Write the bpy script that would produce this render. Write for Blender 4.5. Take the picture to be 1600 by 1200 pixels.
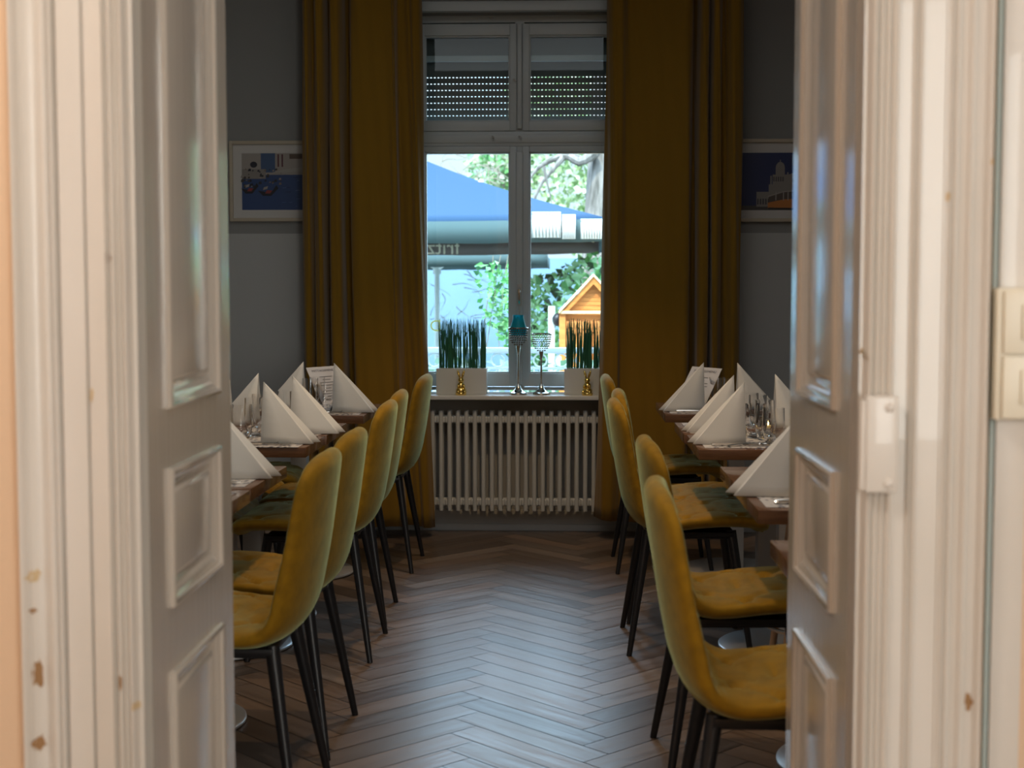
import bpy, bmesh, math, random
from mathutils import Vector, Matrix
PI = math.pi
C = bpy.context.scene.collection
for o in list(bpy.data.objects): bpy.data.objects.remove(o)
scene = bpy.context.scene
R = math.radians

# ------------------------------------------------------------ camera
cd = bpy.data.cameras.new('camera'); cam = bpy.data.objects.new('camera', cd); C.objects.link(cam)
cd.sensor_width = 36; cd.lens = 2219/1600*36; cd.clip_start = 0.05; cd.clip_end = 200
cam.location = (0, 0, 1.28)
cam.rotation_euler = (PI/2-math.atan(150/2219), 0, R(2.19))
cd.dof.use_dof = True; cd.dof.focus_distance = 5.6; cd.dof.aperture_fstop = 4.6
scene.camera = cam

# ------------------------------------------------------------ view, world, lights
scene.view_settings.view_transform = 'Standard'; scene.view_settings.look = 'None'
scene.view_settings.exposure = 0.0; scene.view_settings.gamma = 1; scene.view_settings.use_curve_mapping = False
w = bpy.data.worlds.new('World'); scene.world = w; w.use_nodes = True
nt = w.node_tree; nt.nodes.clear()
wo = nt.nodes.new('ShaderNodeOutputWorld'); bg = nt.nodes.new('ShaderNodeBackground')
tc = nt.nodes.new('ShaderNodeTexCoord'); sx = nt.nodes.new('ShaderNodeSeparateXYZ'); cr = nt.nodes.new('ShaderNodeValToRGB')
nt.links.new(tc.outputs['Generated'], sx.inputs[0]); nt.links.new(sx.outputs['Z'], cr.inputs[0])
cr.color_ramp.elements[0].position = 0.0; cr.color_ramp.elements[0].color = (.135, .165, .19, 1)
cr.color_ramp.elements[1].position = 0.6; cr.color_ramp.elements[1].color = (1.0, 1.38, 1.85, 1)
e = cr.color_ramp.elements.new(.12); e.color = (.15, .185, .215, 1)
e = cr.color_ramp.elements.new(.24); e.color = (.50, .64, .78, 1)
nt.links.new(cr.outputs[0], bg.inputs[0]); bg.inputs[1].default_value = 7.0
nt.links.new(bg.outputs[0], wo.inputs[0])

def light(name, kind, loc, energy, color, rot=(0,0,0), **kw):
    d = bpy.data.lights.new(name, kind); d.energy = energy; d.color = color
    for k, v in kw.items(): setattr(d, k, v)
    o = bpy.data.objects.new(name, d); C.objects.link(o); o.location = loc; o.rotation_euler = rot
    return o
light('sun', 'SUN', (0, 0, 20), 6.0, (1, .93, .8), (R(38), 0, R(-24)), angle=R(1))
pt = light('window_portal', 'AREA', (-.25, 7.74, 1.75), 1, (1,1,1), (R(-90), 0, 0), shape='RECTANGLE', size=1.3, size_y=2.0)
pt.data.cycles.is_portal = True
# assumed warm ceiling spots over the aisle of the dining room
light('aisle_spot', 'SPOT', (-.22, 5.75, 2.95), 60, (1, .66, .34), (0, 0, 0), spot_size=R(88), spot_blend=.5, shadow_soft_size=.035)
light('aisle_spot', 'SPOT', (-.22, 4.1, 2.95), 60, (1, .66, .34), (0, 0, 0), spot_size=R(88), spot_blend=.5, shadow_soft_size=.035)
light('dining_fill_light', 'AREA', (-.2, 3.9, 3.2), 25, (.92, .97, 1), (0, 0, 0), shape='RECTANGLE', size=2.2, size_y=3.0)  # added neutral fill from overhead, no fixture, lifts the whole dining room
# anteroom: assumed warm ceiling lamp to the left, added fill lights from the right
light('assumed_anteroom_lamp', 'AREA', (-1.0, .9, 2.85), 27, (1, .88, .77), (0, 0, 0), shape='DISK', size=.5)  # assumed lamp out of view, read off the warm tint on the left
light('anteroom_fill_light', 'AREA', (1.35, -1.9, 1.55), 66, (.96, .99, .95), (R(90), 0, R(15)), shape='RECTANGLE', size=1.1, size_y=1.8)  # added fill behind the camera, aimed through the doorway; no window there
light('anteroom_side_fill_light', 'AREA', (2.0, .3, 1.7), 6, (.96, 1, .95), (R(90), 0, R(65)), shape='RECTANGLE', size=.8, size_y=1.4)  # added weak fill from the right, no window in that wall

# ------------------------------------------------------------ materials
def mat(name, col, rough=.5, metal=0, noise=None, bump=None, coat=0, sheen=0, sheen_tint=None, emit=None, es=0, spec=.5, trans=0, ior=1.45):
    m = bpy.data.materials.new(name); m.use_nodes = True; n = m.node_tree; b = n.nodes['Principled BSDF']
    b.inputs['Base Color'].default_value = (*col, 1); b.inputs['Roughness'].default_value = rough; b.inputs['Metallic'].default_value = metal
    b.inputs['Coat Weight'].default_value = coat; b.inputs['Sheen Weight'].default_value = sheen; b.inputs['Specular IOR Level'].default_value = spec
    b.inputs['Transmission Weight'].default_value = trans; b.inputs['IOR'].default_value = ior
    if sheen_tint: b.inputs['Sheen Tint'].default_value = (*sheen_tint, 1); b.inputs['Sheen Roughness'].default_value = .35
    if emit: b.inputs['Emission Color'].default_value = (*emit, 1); b.inputs['Emission Strength'].default_value = es
    if noise or bump:
        t = n.nodes.new('ShaderNodeTexCoord')
        mp = n.nodes.new('ShaderNodeMapping'); n.links.new(t.outputs['Object'], mp.inputs[0])
    if noise:
        sc, col2, stretch = noise
        mp.inputs['Scale'].default_value = stretch
        nz = n.nodes.new('ShaderNodeTexNoise'); nz.inputs['Scale'].default_value = sc; nz.inputs['Detail'].default_value = 6
        n.links.new(mp.outputs[0], nz.inputs[0])
        mx = n.nodes.new('ShaderNodeMix'); mx.data_type = 'RGBA'; mx.inputs[6].default_value = (*col, 1); mx.inputs[7].default_value = (*col2, 1)
        rp = n.nodes.new('ShaderNodeMapRange'); rp.inputs[1].default_value = .35; rp.inputs[2].default_value = .65
        n.links.new(nz.outputs['Fac'], rp.inputs[0]); n.links.new(rp.outputs[0], mx.inputs[0]); n.links.new(mx.outputs[2], b.inputs['Base Color'])
    if bump:
        sc, st = bump
        nb = n.nodes.new('ShaderNodeTexNoise'); nb.inputs['Scale'].default_value = sc; nb.inputs['Detail'].default_value = 4
        n.links.new(t.outputs['Object'], nb.inputs[0])
        bp = n.nodes.new('ShaderNodeBump'); bp.inputs['Strength'].default_value = st; bp.inputs['Distance'].default_value = .004
        n.links.new(nb.outputs['Fac'], bp.inputs['Height']); n.links.new(bp.outputs[0], b.inputs['Normal'])
    return m
def attr_mat(name, rough=.6, translucent=0, attr='tint', grain=None, coat=0, gray=1):
    m = bpy.data.materials.new(name); m.use_nodes = True; n = m.node_tree; b = n.nodes['Principled BSDF']
    a = n.nodes.new('ShaderNodeAttribute'); a.attribute_name = attr
    b.inputs['Roughness'].default_value = rough; b.inputs['Coat Weight'].default_value = coat; b.inputs['Coat Roughness'].default_value = .3
    src = a.outputs['Color']
    if grain:
        uv = n.nodes.new('ShaderNodeUVMap'); uv.uv_map = 'uv'
        mp = n.nodes.new('ShaderNodeMapping'); mp.inputs['Scale'].default_value = grain
        n.links.new(uv.outputs[0], mp.inputs[0])
        nz = n.nodes.new('ShaderNodeTexNoise'); nz.inputs['Scale'].default_value = 1; nz.inputs['Detail'].default_value = 8; nz.inputs['Distortion'].default_value = .8
        n.links.new(mp.outputs[0], nz.inputs[0])
        rp = n.nodes.new('ShaderNodeMapRange'); rp.inputs[1].default_value = .3; rp.inputs[2].default_value = .7; rp.inputs[3].default_value = .8; rp.inputs[4].default_value = 1.14
        n.links.new(nz.outputs['Fac'], rp.inputs[0])
        mu = n.nodes.new('ShaderNodeVectorMath'); mu.operation = 'SCALE'; n.links.new(src, mu.inputs[0]); n.links.new(rp.outputs[0], mu.inputs['Scale'])
        src = mu.outputs[0]
        r2 = n.nodes.new('ShaderNodeMapRange'); r2.inputs[1].default_value = .3; r2.inputs[2].default_value = .7; r2.inputs[3].default_value = rough-.06; r2.inputs[4].default_value = rough+.1
        n.links.new(nz.outputs['Fac'], r2.inputs[0]); n.links.new(r2.outputs[0], b.inputs['Roughness'])
        bp = n.nodes.new('ShaderNodeBump'); bp.inputs['Strength'].default_value = .12; bp.inputs['Distance'].default_value = .001
        n.links.new(nz.outputs['Fac'], bp.inputs['Height']); n.links.new(bp.outputs[0], b.inputs['Normal'])
    n.links.new(src, b.inputs['Base Color'])
    if translucent:
        tr = n.nodes.new('ShaderNodeBsdfTranslucent'); mx = n.nodes.new('ShaderNodeMixShader'); mx.inputs[0].default_value = translucent
        n.links.new(src, tr.inputs[0]); n.links.new(b.outputs[0], mx.inputs[1]); n.links.new(tr.outputs[0], mx.inputs[2])
        n.links.new(mx.outputs[0], n.nodes['Material Output'].inputs[0])
    return m
def pane_mat():
    m = bpy.data.materials.new('pane_glass'); m.use_nodes = True; n = m.node_tree; n.nodes.clear()
    o = n.nodes.new('ShaderNodeOutputMaterial'); t = n.nodes.new('ShaderNodeBsdfTransparent'); g = n.nodes.new('ShaderNodeBsdfGlossy')
    t.inputs[0].default_value = (.92, .97, .97, 1); g.inputs['Roughness'].default_value = .01
    f = n.nodes.new('ShaderNodeFresnel'); f.inputs[0].default_value = 1.35; mx = n.nodes.new('ShaderNodeMixShader')
    n.links.new(f.outputs[0], mx.inputs[0]); n.links.new(t.outputs[0], mx.inputs[1]); n.links.new(g.outputs[0], mx.inputs[2]); n.links.new(mx.outputs[0], o.inputs[0])
    return m
def cloth_mat(name, col, tr=.2, sheen=.3, bump=(900, .15)):
    m = mat(name, col, .85, sheen=sheen, bump=bump, spec=.2); n = m.node_tree; b = n.nodes['Principled BSDF']
    t = n.nodes.new('ShaderNodeBsdfTranslucent'); t.inputs[0].default_value = (*col, 1); mx = n.nodes.new('ShaderNodeMixShader'); mx.inputs[0].default_value = tr
    n.links.new(b.outputs[0], mx.inputs[1]); n.links.new(t.outputs[0], mx.inputs[2]); n.links.new(mx.outputs[0], n.nodes['Material Output'].inputs[0])
    return m
M = {}
M['paint'] = mat('old_cream_gloss_paint', (.76, .715, .66), .36, noise=(6, (.69, .64, .575), (1, 1, .25)), bump=(35, .12), coat=.25)
M['leafpaint'] = mat('door_leaf_gloss_paint', (.64, .58, .51), .24, noise=(4, (.61, .55, .48), (1, 1, .2)), bump=(14, .10), coat=1)
_n = M['leafpaint'].node_tree; _b = _n.nodes['Principled BSDF']; _b.inputs['Coat Roughness'].default_value = .12
_bp = next(x for x in _n.nodes if x.type == 'BUMP'); _nz = _bp.inputs['Height'].links[0].from_node; _mp = _n.nodes.new('ShaderNodeMapping'); _mp.inputs['Scale'].default_value = (1, 1, .03)
_t = next(x for x in _n.nodes if x.type == 'TEX_COORD'); _n.links.new(_t.outputs['Object'], _mp.inputs[0]); _n.links.new(_mp.outputs[0], _nz.inputs[0]); _nz.inputs['Scale'].default_value = 70
_bp.inputs['Strength'].default_value = .35; _bp.inputs['Distance'].default_value = .002; _n.links.new(_bp.outputs[0], _b.inputs['Coat Normal'])
M['peach'] = mat('peach_wall_paint', (.80, .58, .40), .8, bump=(120, .1))
M['wall_hi'] = mat('grey_wall_paint', (.235, .235, .225), .85, bump=(150, .1))
M['wall_lo'] = mat('light_grey_wall_paint', (.40, .40, .385), .8, bump=(150, .1))
M['ceil'] = mat('white_ceiling_paint', (.55, .55, .54), .9)
M['winpaint'] = mat('window_frame_paint', (.50, .55, .56), .35, bump=(60, .05))
M['sill'] = mat('window_sill_paint', (.62, .63, .62), .35)
M['velvet'] = mat('mustard_velvet', (.31, .16, .007), .8, noise=(28, (.23, .12, .006), (1, 1, 1)), bump=(300, .2), sheen=.55, sheen_tint=(.62, .80, .45), spec=.2)
M['black'] = mat('black_powder_coated_steel', (.012, .012, .014), .38)
M['wood'] = mat('oiled_brown_tabletop', (.16, .075, .036), .25, noise=(9, (.105, .048, .024), (1, 9, 9)), coat=.3)
M['woodedge'] = mat('pale_table_edge', (.40, .26, .13), .45, noise=(12, (.3, .18, .09), (1, 6, 6)))
M['column'] = mat('brushed_grey_column', (.50, .48, .45), .5, metal=.25)
M['disc'] = mat('satin_steel_base', (.52, .53, .54), .32, metal=.6)
M['steel'] = mat('cutlery_steel', (.7, .66, .6), .2, metal=1)
M['silver'] = mat('polished_silver', (.75, .74, .7), .12, metal=1)
M['gold'] = mat('polished_gold', (.9, .66, .2), .14, metal=1)
M['teal'] = cloth_mat('turquoise_glass', (.03, .50, .58), .55, 0, (60, .05)); M['teal'].node_tree.nodes['Principled BSDF'].inputs['Roughness'].default_value = .15
M['napkin'] = cloth_mat('white_napkin_paper', (.78, .76, .71), .18, .1, (500, .1))
M['paper'] = mat('white_card', (.55, .55, .57), .7)
M['ink'] = mat('grey_ink', (.12, .12, .13), .7)
M['glass'] = mat('clear_drinking_glass', (1, 1, 1), .02, trans=1, ior=1.45)
M['pane'] = pane_mat()
M['curtain'] = cloth_mat('mustard_curtain_fabric', (.235, .125, .009), .10, .25)
M['pot'] = mat('white_planter_ceramic', (.62, .62, .58), .45)
M['stem'] = attr_mat('horsetail_stem', .5)
M['leaf'] = attr_mat('leaf', .5, translucent=.35)
M['bark'] = mat('sunlit_bark', (.24, .21, .18), .9, noise=(7, (.09, .08, .065), (3, 3, .6)), bump=(18, 1))
M['twig'] = mat('bare_twig', (.22, .19, .14), .9)
M['blue'] = cloth_mat('blue_parasol_canvas', (.026, .060, .112), .25, .0, (300, .1))
M['valance'] = cloth_mat('grey_green_valance_canvas', (.085, .13, .128), .35, .0, (300, .1))
M['valance2'] = cloth_mat('brown_grey_valance_canvas', (.13, .11, .10), .35, .0, (300, .1))
M['white'] = cloth_mat('white_print', (.85, .80, .66), .6, 0, (100, .05))
M['pale'] = mat('pale_metal', (.45, .52, .50), .5)
M['pinelight'] = mat('orange_stained_pine', (.60, .22, .045), .5, noise=(6, (.48, .16, .03), (1, 1, 8)))
M['pinetrim'] = mat('pale_pine_trim', (.72, .5, .28), .5)
M['bluewall'] = mat('pale_blue_render', (.105, .175, .24), .8, noise=(1.2, (.12, .195, .26), (1, 1, 1)))
M['terrace'] = mat('terrace_paving', (.35, .34, .31), .9, noise=(2, (.28, .27, .25), (1, 1, 1)))
M['shutter'] = mat('grey_roller_shutter', (.10, .105, .10), .6)
M['frame'] = mat('pale_wood_frame', (.42, .36, .27), .5)
M['mat'] = mat('picture_mat', (.50, .48, .45), .8)
M['stoolwood'] = mat('stool_leg_wood', (.32, .2, .12), .5)
M['ivory'] = mat('ivory_switch_plastic', (.80, .74, .60), .35)
M['chip'] = mat('bare_wood_chip', (.36, .20, .09), .8)
M['chip2'] = mat('old_yellow_paint_layer', (.66, .50, .30), .6)
M['flame'] = mat('candle_flame', (1, .8, .3), .5, emit=(1, .72, .25), es=9)
M['lettering'] = cloth_mat('pale_yellow_film', (.80, .78, .40), .7, 0, (100, .05))
M['wax'] = mat('tealight_wax', (.8, .7, .4), .5, emit=(1, .6, .2), es=.25)
M['base'] = mat('grey_skirting_paint', (.46, .47, .47), .5)
M['radiator'] = mat('radiator_enamel', (.52, .52, .49), .35)
M['dark'] = mat('dark_gap', (.02, .02, .02), .8)
M['floor'] = attr_mat('herringbone_parquet', .34, grain=(2.2, 34, 1), coat=.25)
M['white_paint'] = mat('white_metal_paint', (.62, .68, .68), .5)

def mat_placemat():
    m = mat('printed_placemat_paper', (.5, .48, .46), .6); n = m.node_tree; b = n.nodes['Principled BSDF']
    t = n.nodes.new('ShaderNodeTexCoord'); v = n.nodes.new('ShaderNodeTexVoronoi'); v.inputs['Scale'].default_value = 70
    mp = n.nodes.new('ShaderNodeMapping'); mp.inputs['Scale'].default_value = (1, .35, 1)
    n.links.new(t.outputs['Object'], mp.inputs[0]); n.links.new(mp.outputs[0], v.inputs[0])
    mx = n.nodes.new('ShaderNodeMix'); mx.data_type = 'RGBA'; mx.inputs[6].default_value = (.12, .12, .14, 1); mx.inputs[7].default_value = (.52, .49, .46, 1)
    r = n.nodes.new('ShaderNodeMapRange'); r.inputs[1].default_value = .2; r.inputs[2].default_value = .5
    n.links.new(v.outputs['Distance'], r.inputs[0]); n.links.new(r.outputs[0], mx.inputs[0]); n.links.new(mx.outputs[2], b.inputs['Base Color'])
    return m
M['placemat'] = mat_placemat()

# ------------------------------------------------------------ mesh helpers
def NB(): return bmesh.new()
def obj(name, bm, m, parent=None, smooth=35, loc=None, rotz=0):
    me = bpy.data.meshes.new(name)
    bmesh.ops.recalc_face_normals(bm, faces=bm.faces)
    bm.to_mesh(me); bm.free()
    for x in (m if isinstance(m, (list, tuple)) else [m]): me.materials.append(x)
    if smooth:
        for p in me.polygons: p.use_smooth = True
        me.set_sharp_from_angle(angle=R(smooth))
    o = bpy.data.objects.new(name, me); C.objects.link(o)
    if parent: o.parent = parent
    if loc: o.location = loc
    if rotz: o.rotation_euler = (0, 0, rotz)
    return o
def tag(o, label, cat, group=None):
    o['label'] = label; o['category'] = cat
    if group: o['group'] = group
    return o
def thing(name, label, cat, loc=(0, 0, 0), rotz=0, group=None):
    o = bpy.data.objects.new(name, None); C.objects.link(o); o.empty_display_size = .05
    o.location = loc; o.rotation_euler = (0, 0, rotz)
    return tag(o, label, cat, group)
def struct(name, bm, m, parent=None, smooth=35):
    o = obj(name, bm, m, parent, smooth)
    if not parent: o['kind'] = 'structure'
    return o
def dup(root, loc=None, rotz=None, label=None, group=None):
    r = root.copy(); C.objects.link(r)
    if loc is not None: r.location = loc
    if rotz is not None: r.rotation_euler = (0, 0, rotz)
    if label: r['label'] = label
    if group: r['group'] = group
    for ch in list(root.children):
        c = ch.copy(); C.objects.link(c); c.parent = r
        for g in list(ch.children):
            d = g.copy(); C.objects.link(d); d.parent = c
    return r
def box(bm, x0, x1, y0, y1, z0, z1, mi=0, bev=0, seg=2):
    vs = [bm.verts.new((x, y, z)) for x in (x0, x1) for y in (y0, y1) for z in (z0, z1)]
    fs = []
    for q in ((0,1,3,2), (4,6,7,5), (0,4,5,1), (2,3,7,6), (0,2,6,4), (1,5,7,3)):
        f = bm.faces.new([vs[i] for i in q]); f.material_index = mi; fs.append(f)
    if bev:
        es = {e for f in fs for e in f.edges}
        bmesh.ops.bevel(bm, geom=list(es), offset=bev, segments=seg, profile=.6, affect='EDGES', material=-1)
    return vs
def poly(bm, pts, mi=0):
    f = bm.faces.new([bm.verts.new(p) for p in pts]); f.material_index = mi; return f
def prism(bm, pts, vec, mi=0):
    a = [bm.verts.new(p) for p in pts]; b = [bm.verts.new(Vector(p)+Vector(vec)) for p in pts]
    fs = [bm.faces.new(a), bm.faces.new(b[::-1])]
    n = len(pts)
    for i in range(n): fs.append(bm.faces.new((a[i], b[i], b[(i+1) % n], a[(i+1) % n])))
    for f in fs: f.material_index = mi
def tube(bm, pts, rad, seg=10, mi=0, cap=True):
    pts = [Vector(p) for p in pts]; n = len(pts)
    if not isinstance(rad, (list, tuple)): rad = [rad]*n
    rings = []; up = None
    for i, p in enumerate(pts):
        t = (pts[min(i+1, n-1)]-pts[max(i-1, 0)]).normalized()
        if up is None: up = t.orthogonal().normalized()
        else: up = (up-t*up.dot(t)).normalized()
        s = t.cross(up)
        rings.append([bm.verts.new(p+(up*math.cos(a)+s*math.sin(a))*rad[i]) for a in [2*PI*k/seg for k in range(seg)]])
    for i in range(n-1):
        for k in range(seg):
            f = bm.faces.new((rings[i][k], rings[i][(k+1) % seg], rings[i+1][(k+1) % seg], rings[i+1][k])); f.material_index = mi
    if cap:
        for r_ in (rings[0][::-1], rings[-1]):
            f = bm.faces.new(r_); f.material_index = mi
def lathe(bm, prof, seg=24, c=(0, 0, 0), mi=0, closed=False):
    rings = []
    for r_, z in prof:
        if r_ < 1e-6: rings.append([bm.verts.new((c[0], c[1], c[2]+z))])
        else: rings.append([bm.verts.new((c[0]+r_*math.cos(2*PI*k/seg), c[1]+r_*math.sin(2*PI*k/seg), c[2]+z)) for k in range(seg)])
    ps = list(zip(rings, rings[1:]))
    if closed: ps.append((rings[-1], rings[0]))
    for a, b in ps:
        for k in range(seg):
            k2 = (k+1) % seg
            if len(a) == 1 and len(b) == 1: continue
            if len(a) == 1: f = bm.faces.new((a[0], b[k2], b[k]))
            elif len(b) == 1: f = bm.faces.new((a[k], a[k2], b[0]))
            else: f = bm.faces.new((a[k], a[k2], b[k2], b[k]))
            f.material_index = mi
def ball(bm, c, r_, seg=10, rings=6, mi=0, sc=(1, 1, 1), rot=None):
    mt = Matrix.Translation(c) @ (rot.to_4x4() if rot else Matrix.Identity(4)) @ Matrix.Diagonal((*[r_*s for s in sc], 1))
    g = bmesh.ops.create_uvsphere(bm, u_segments=seg, v_segments=rings, radius=1, matrix=mt)
    for v in g['verts']:
        for f in v.link_faces: f.material_index = mi
def spline(pts, n):
    P = [Vector(p) for p in pts]; out = []
    m = len(P)-1
    for i in range(n+1):
        u = i/n*m; k = min(int(u), m-1); t = u-k
        p0 = P[max(k-1, 0)]; p1 = P[k]; p2 = P[k+1]; p3 = P[min(k+2, m)]
        out.append(.5*((2*p1)+(p2-p0)*t+(2*p0-5*p1+4*p2-p3)*t*t+(3*p1-p0-3*p2+p3)*t**3))
    return out
def extrude_profile(bm, prof, z0, z1, back, mi=0):
    """prof: list of (x, y) front outline; closed along y=back; extruded from z0 to z1"""
    pts = list(prof)+[(prof[-1][0], back), (prof[0][0], back)]
    a = [bm.verts.new((x, y, z0)) for x, y in pts]; b = [bm.verts.new((x, y, z1)) for x, y in pts]
    n = len(pts)
    for i in range(n):
        f = bm.faces.new((a[i], a[(i+1) % n], b[(i+1) % n], b[i])); f.material_index = mi
    bm.faces.new(b); bm.faces.new(a[::-1])
def text_obj(name, s, size, m, parent, loc, rot, depth=.001, sx=1):
    c = bpy.data.curves.new(name, 'FONT'); c.body = s; c.size = size; c.extrude = depth; c.align_x = 'CENTER'; c.align_y = 'CENTER'
    t = bpy.data.objects.new(name+'_tmp', c); C.objects.link(t)
    bpy.context.view_layer.update()
    me = bpy.data.meshes.new_from_object(t.evaluated_get(bpy.context.evaluated_depsgraph_get()))
    bpy.data.objects.remove(t)
    if sx != 1:
        for v in me.vertices: v.co.x *= sx
    me.materials.clear(); me.materials.append(m)
    o = bpy.data.objects.new(name, me); C.objects.link(o); o.location = loc; o.rotation_euler = rot
    if parent: o.parent = parent
    return o
def tint(o, fn):
    """per-face colour attribute of the thing's own colour"""
    me = o.data; a = me.color_attributes.new('tint', 'FLOAT_COLOR', 'CORNER')
    for p in me.polygons:
        c = fn(p)
        for li in p.loop_indices: a.data[li].color = (*c, 1)
F_ = 2219
def X(px, y): return (px-885)/F_*y          # picture column at the horizon -> x at depth y
def Zt(py, y): return 1.28-(py-450)/F_*y     # picture row -> height at depth y

# room extents
XL, XR, YF, YB, ZC = -2.1, 1.75, 2.11, 7.45, 3.25
AXL, AXR, AYB = -2.2, 2.2, -2.0

# ============================================================ SETTING
# floor: every plank a face in the one floor mesh
random.seed(4)
Lp, Wp = .537, .100
bm = NB(); s2 = math.sqrt(.5)
bmesh_planks = []
def plank(x0, y0, dx, dy, horiz):
    g = .0016
    cs = [(x0+g, y0+g), (x0+dx-g, y0+g), (x0+dx-g, y0+dy-g), (x0+g, y0+dy-g)]
    pts = [((a-b)*s2-.64, (a+b)*s2+2.0) for a, b in cs]
    cx = sum(p[0] for p in pts)/4; cy = sum(p[1] for p in pts)/4
    if cx < AXL-.6 or cx > AXR+.6 or cy < AYB-.4 or cy > YB+.3: return
    f = bm.faces.new([bm.verts.new((a, b, 0)) for a, b in pts])
    bmesh_planks.append(horiz)
for j in range(-5, 6):
    for k in range(-60, 80):
        ox, oy = k*Wp+j*Lp, k*Wp-j*Lp
        plank(ox, oy, Lp, Wp, True); plank(ox, oy+Wp, Wp, Lp, False)
nf = len(bm.faces)
poly(bm, [(AXL-1, AYB-.6, -.004), (AXR+1, AYB-.6, -.004), (AXR+1, YB+.4, -.004), (AXL-1, YB+.4, -.004)])
me = bpy.data.meshes.new('floor'); bm.to_mesh(me); bm.free()
fl = bpy.data.objects.new('floor', me); C.objects.link(fl); fl['kind'] = 'structure'; me.materials.append(M['floor'])
me.uv_layers.new(name='uv'); me.color_attributes.new('tint', 'FLOAT_COLOR', 'CORNER')
uvl = me.uv_layers['uv']; at = me.color_attributes['tint']
for p in me.polygons:
    if p.index >= nf: col = (.012, .009, .007)
    else:
        v = random.uniform(.68, 1.3); h = random.uniform(-.012, .012)
        col = ((.155+h)*v, .108*v, (.078-h*.5)*v)
        if random.random() < .16: col = tuple(c*.62 for c in col)
    off = random.uniform(0, 50); hz = p.index < nf and bmesh_planks[p.index]
    for n_, li in enumerate(p.loop_indices):
        uu = [(0, 0), (Lp, 0), (Lp, Wp), (0, Wp)][n_ % 4] if hz else [(0, 0), (0, Wp), (Lp, Wp), (Lp, 0)][n_ % 4]
        uvl.data[li].uv = (uu[0]+off, uu[1]+off*.37); at.data[li].color = (*col, 1)

# dining room shell
def wall_panels(name, m, rects, y0, y1):
    bm = NB()
    for (x0, x1, z0, z1) in rects: box(bm, x0, x1, y0, y1, z0, z1)
    return struct(name, bm, m, smooth=0)
WX0, WX1, WZ0, WZ1 = -.86, .36, .70, 2.70      # window opening
ZS = 1.565                                      # change of wall colour
wb = NB()
for r_, mi in (((XL, WX0, 0, ZS), 1), ((WX1, XR, 0, ZS), 1), ((WX0, WX1, 0, WZ0), 1), ((XL, WX0, ZS, ZC), 0), ((WX1, XR, ZS, ZC), 0), ((WX0, WX1, WZ1, ZC), 0)):
    box(wb, r_[0], r_[1], YB, YB+.30, r_[2], r_[3], mi)
struct('wall_back', wb, [M['wall_hi'], M['wall_lo']], smooth=0)
for nm, xa, xb in (('wall_left', XL-.2, XL), ('wall_right', XR, XR+.2)):
    b_ = NB(); box(b_, xa, xb, YF+.12, YB+.3, 0, ZS, 1); box(b_, xa, xb, YF+.12, YB+.3, ZS, ZC, 0)
    struct(nm, b_, [M['wall_hi'], M['wall_lo']], smooth=0)
b_ = NB(); box(b_, AXL-.3, AXR+.3, AYB-.3, YB+.3, ZC, ZC+.2); struct('ceiling', b_, M['ceil'], smooth=0)
# back wall skirting
b_ = NB(); box(b_, XL, XR, YB-.018, YB, 0, .035, bev=.003); box(b_, XL, XR, YB-.010, YB, .035, .11, bev=.002)
struct('baseboard_back', b_, M['base'])
# partition wall with the doorway
DL, DR = X(222, 2.12), X(1327, 2.12)            # faces of the opened leaves
OL, OR = DL-.045, DR+.045
DT = 2.42
b_ = NB()
box(b_, AXL-.2, OL, YF-.05, YF+.12, 0, ZC); box(b_, OR, AXR+.2, YF-.05, YF+.12, 0, ZC); box(b_, OL, OR, YF-.05, YF+.12, DT, ZC)
struct('wall_front', b_, M['peach'], smooth=0)
for nm, r_ in (('wall_anteroom_left', (AXL-.2, AXL, AYB, YF-.05)), ('wall_anteroom_right', (AXR, AXR+.2, AYB, YF-.05)), ('wall_anteroom_rear', (AXL-.2, AXR+.2, AYB-.2, AYB))):
    b_ = NB(); box(b_, r_[0], r_[1], r_[2], r_[3], 0, ZC); struct(nm, b_, M['peach'], smooth=0)

# door casings: moulded profiles (front outline, x increases), wall face at yw
yw = YF-.05
def arc(x0, x1, base, h, n=6):
    return [(x0+(x1-x0)*i/n, base-h*math.sin(PI*i/n)) for i in range(n+1)]
yc = 2.035
def px(v): return X(v, yc)
prof = [(px(8), yw)]
prof += arc(px(10), px(24), yc+.0, .012)
prof += [(px(26), yc+.004)] + [(px(28+(58-28)*i/8), yc+.002+.014*math.sin(PI*i/8)) for i in range(9)]
prof += arc(px(60), px(70), yc+.002, .005) + arc(px(71), px(79), yc+.006, .006)
prof += [(px(81), yc+.016), (px(85), yc+.016), (px(85.5), yc+.004), (px(122), yc+.008), (px(123), yc+.016), (px(126), yc+.016), (px(127), yc+.010), (px(156), yc+.006), (px(159), yc+.018), (px(162), yc+.018)]
prof += arc(px(163), px(171), yc+.014, .007) + arc(px(172), px(179), yc+.016, .007) + arc(px(181), px(190), yc+.016, .009)
prof += [(px(191), yc+.022), (px(197), yc+.03), (px(199), yc+.03)]
b_ = NB(); extrude_profile(b_, prof, 0, DT+.05, yw+.001)
trimL = struct('trim_1', b_, M['paint'], smooth=28)
profL = prof
prof = [(px(1345), yc+.03), (px(1347), yc+.03), (px(1351), yc+.022)]
prof += arc(px(1352), px(1363), yc+.016, .010) + arc(px(1366), px(1374), yc+.014, .005) + arc(px(1375), px(1383), yc+.013, .005)
prof += arc(px(1384), px(1394), yc+.012, .007)
prof += [(px(1396), yc+.014), (px(1416), yc+.014)] + arc(px(1417), px(1423), yc+.012, .005) + arc(px(1425), px(1432), yc+.010, .005)
prof += [(px(1434), yc+.010), (px(1466), yc+.010), (px(1467), yc+.006)] + arc(px(1470), px(1476), yc+.006, .005) + arc(px(1478), px(1485), yc+.005, .006)
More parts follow.
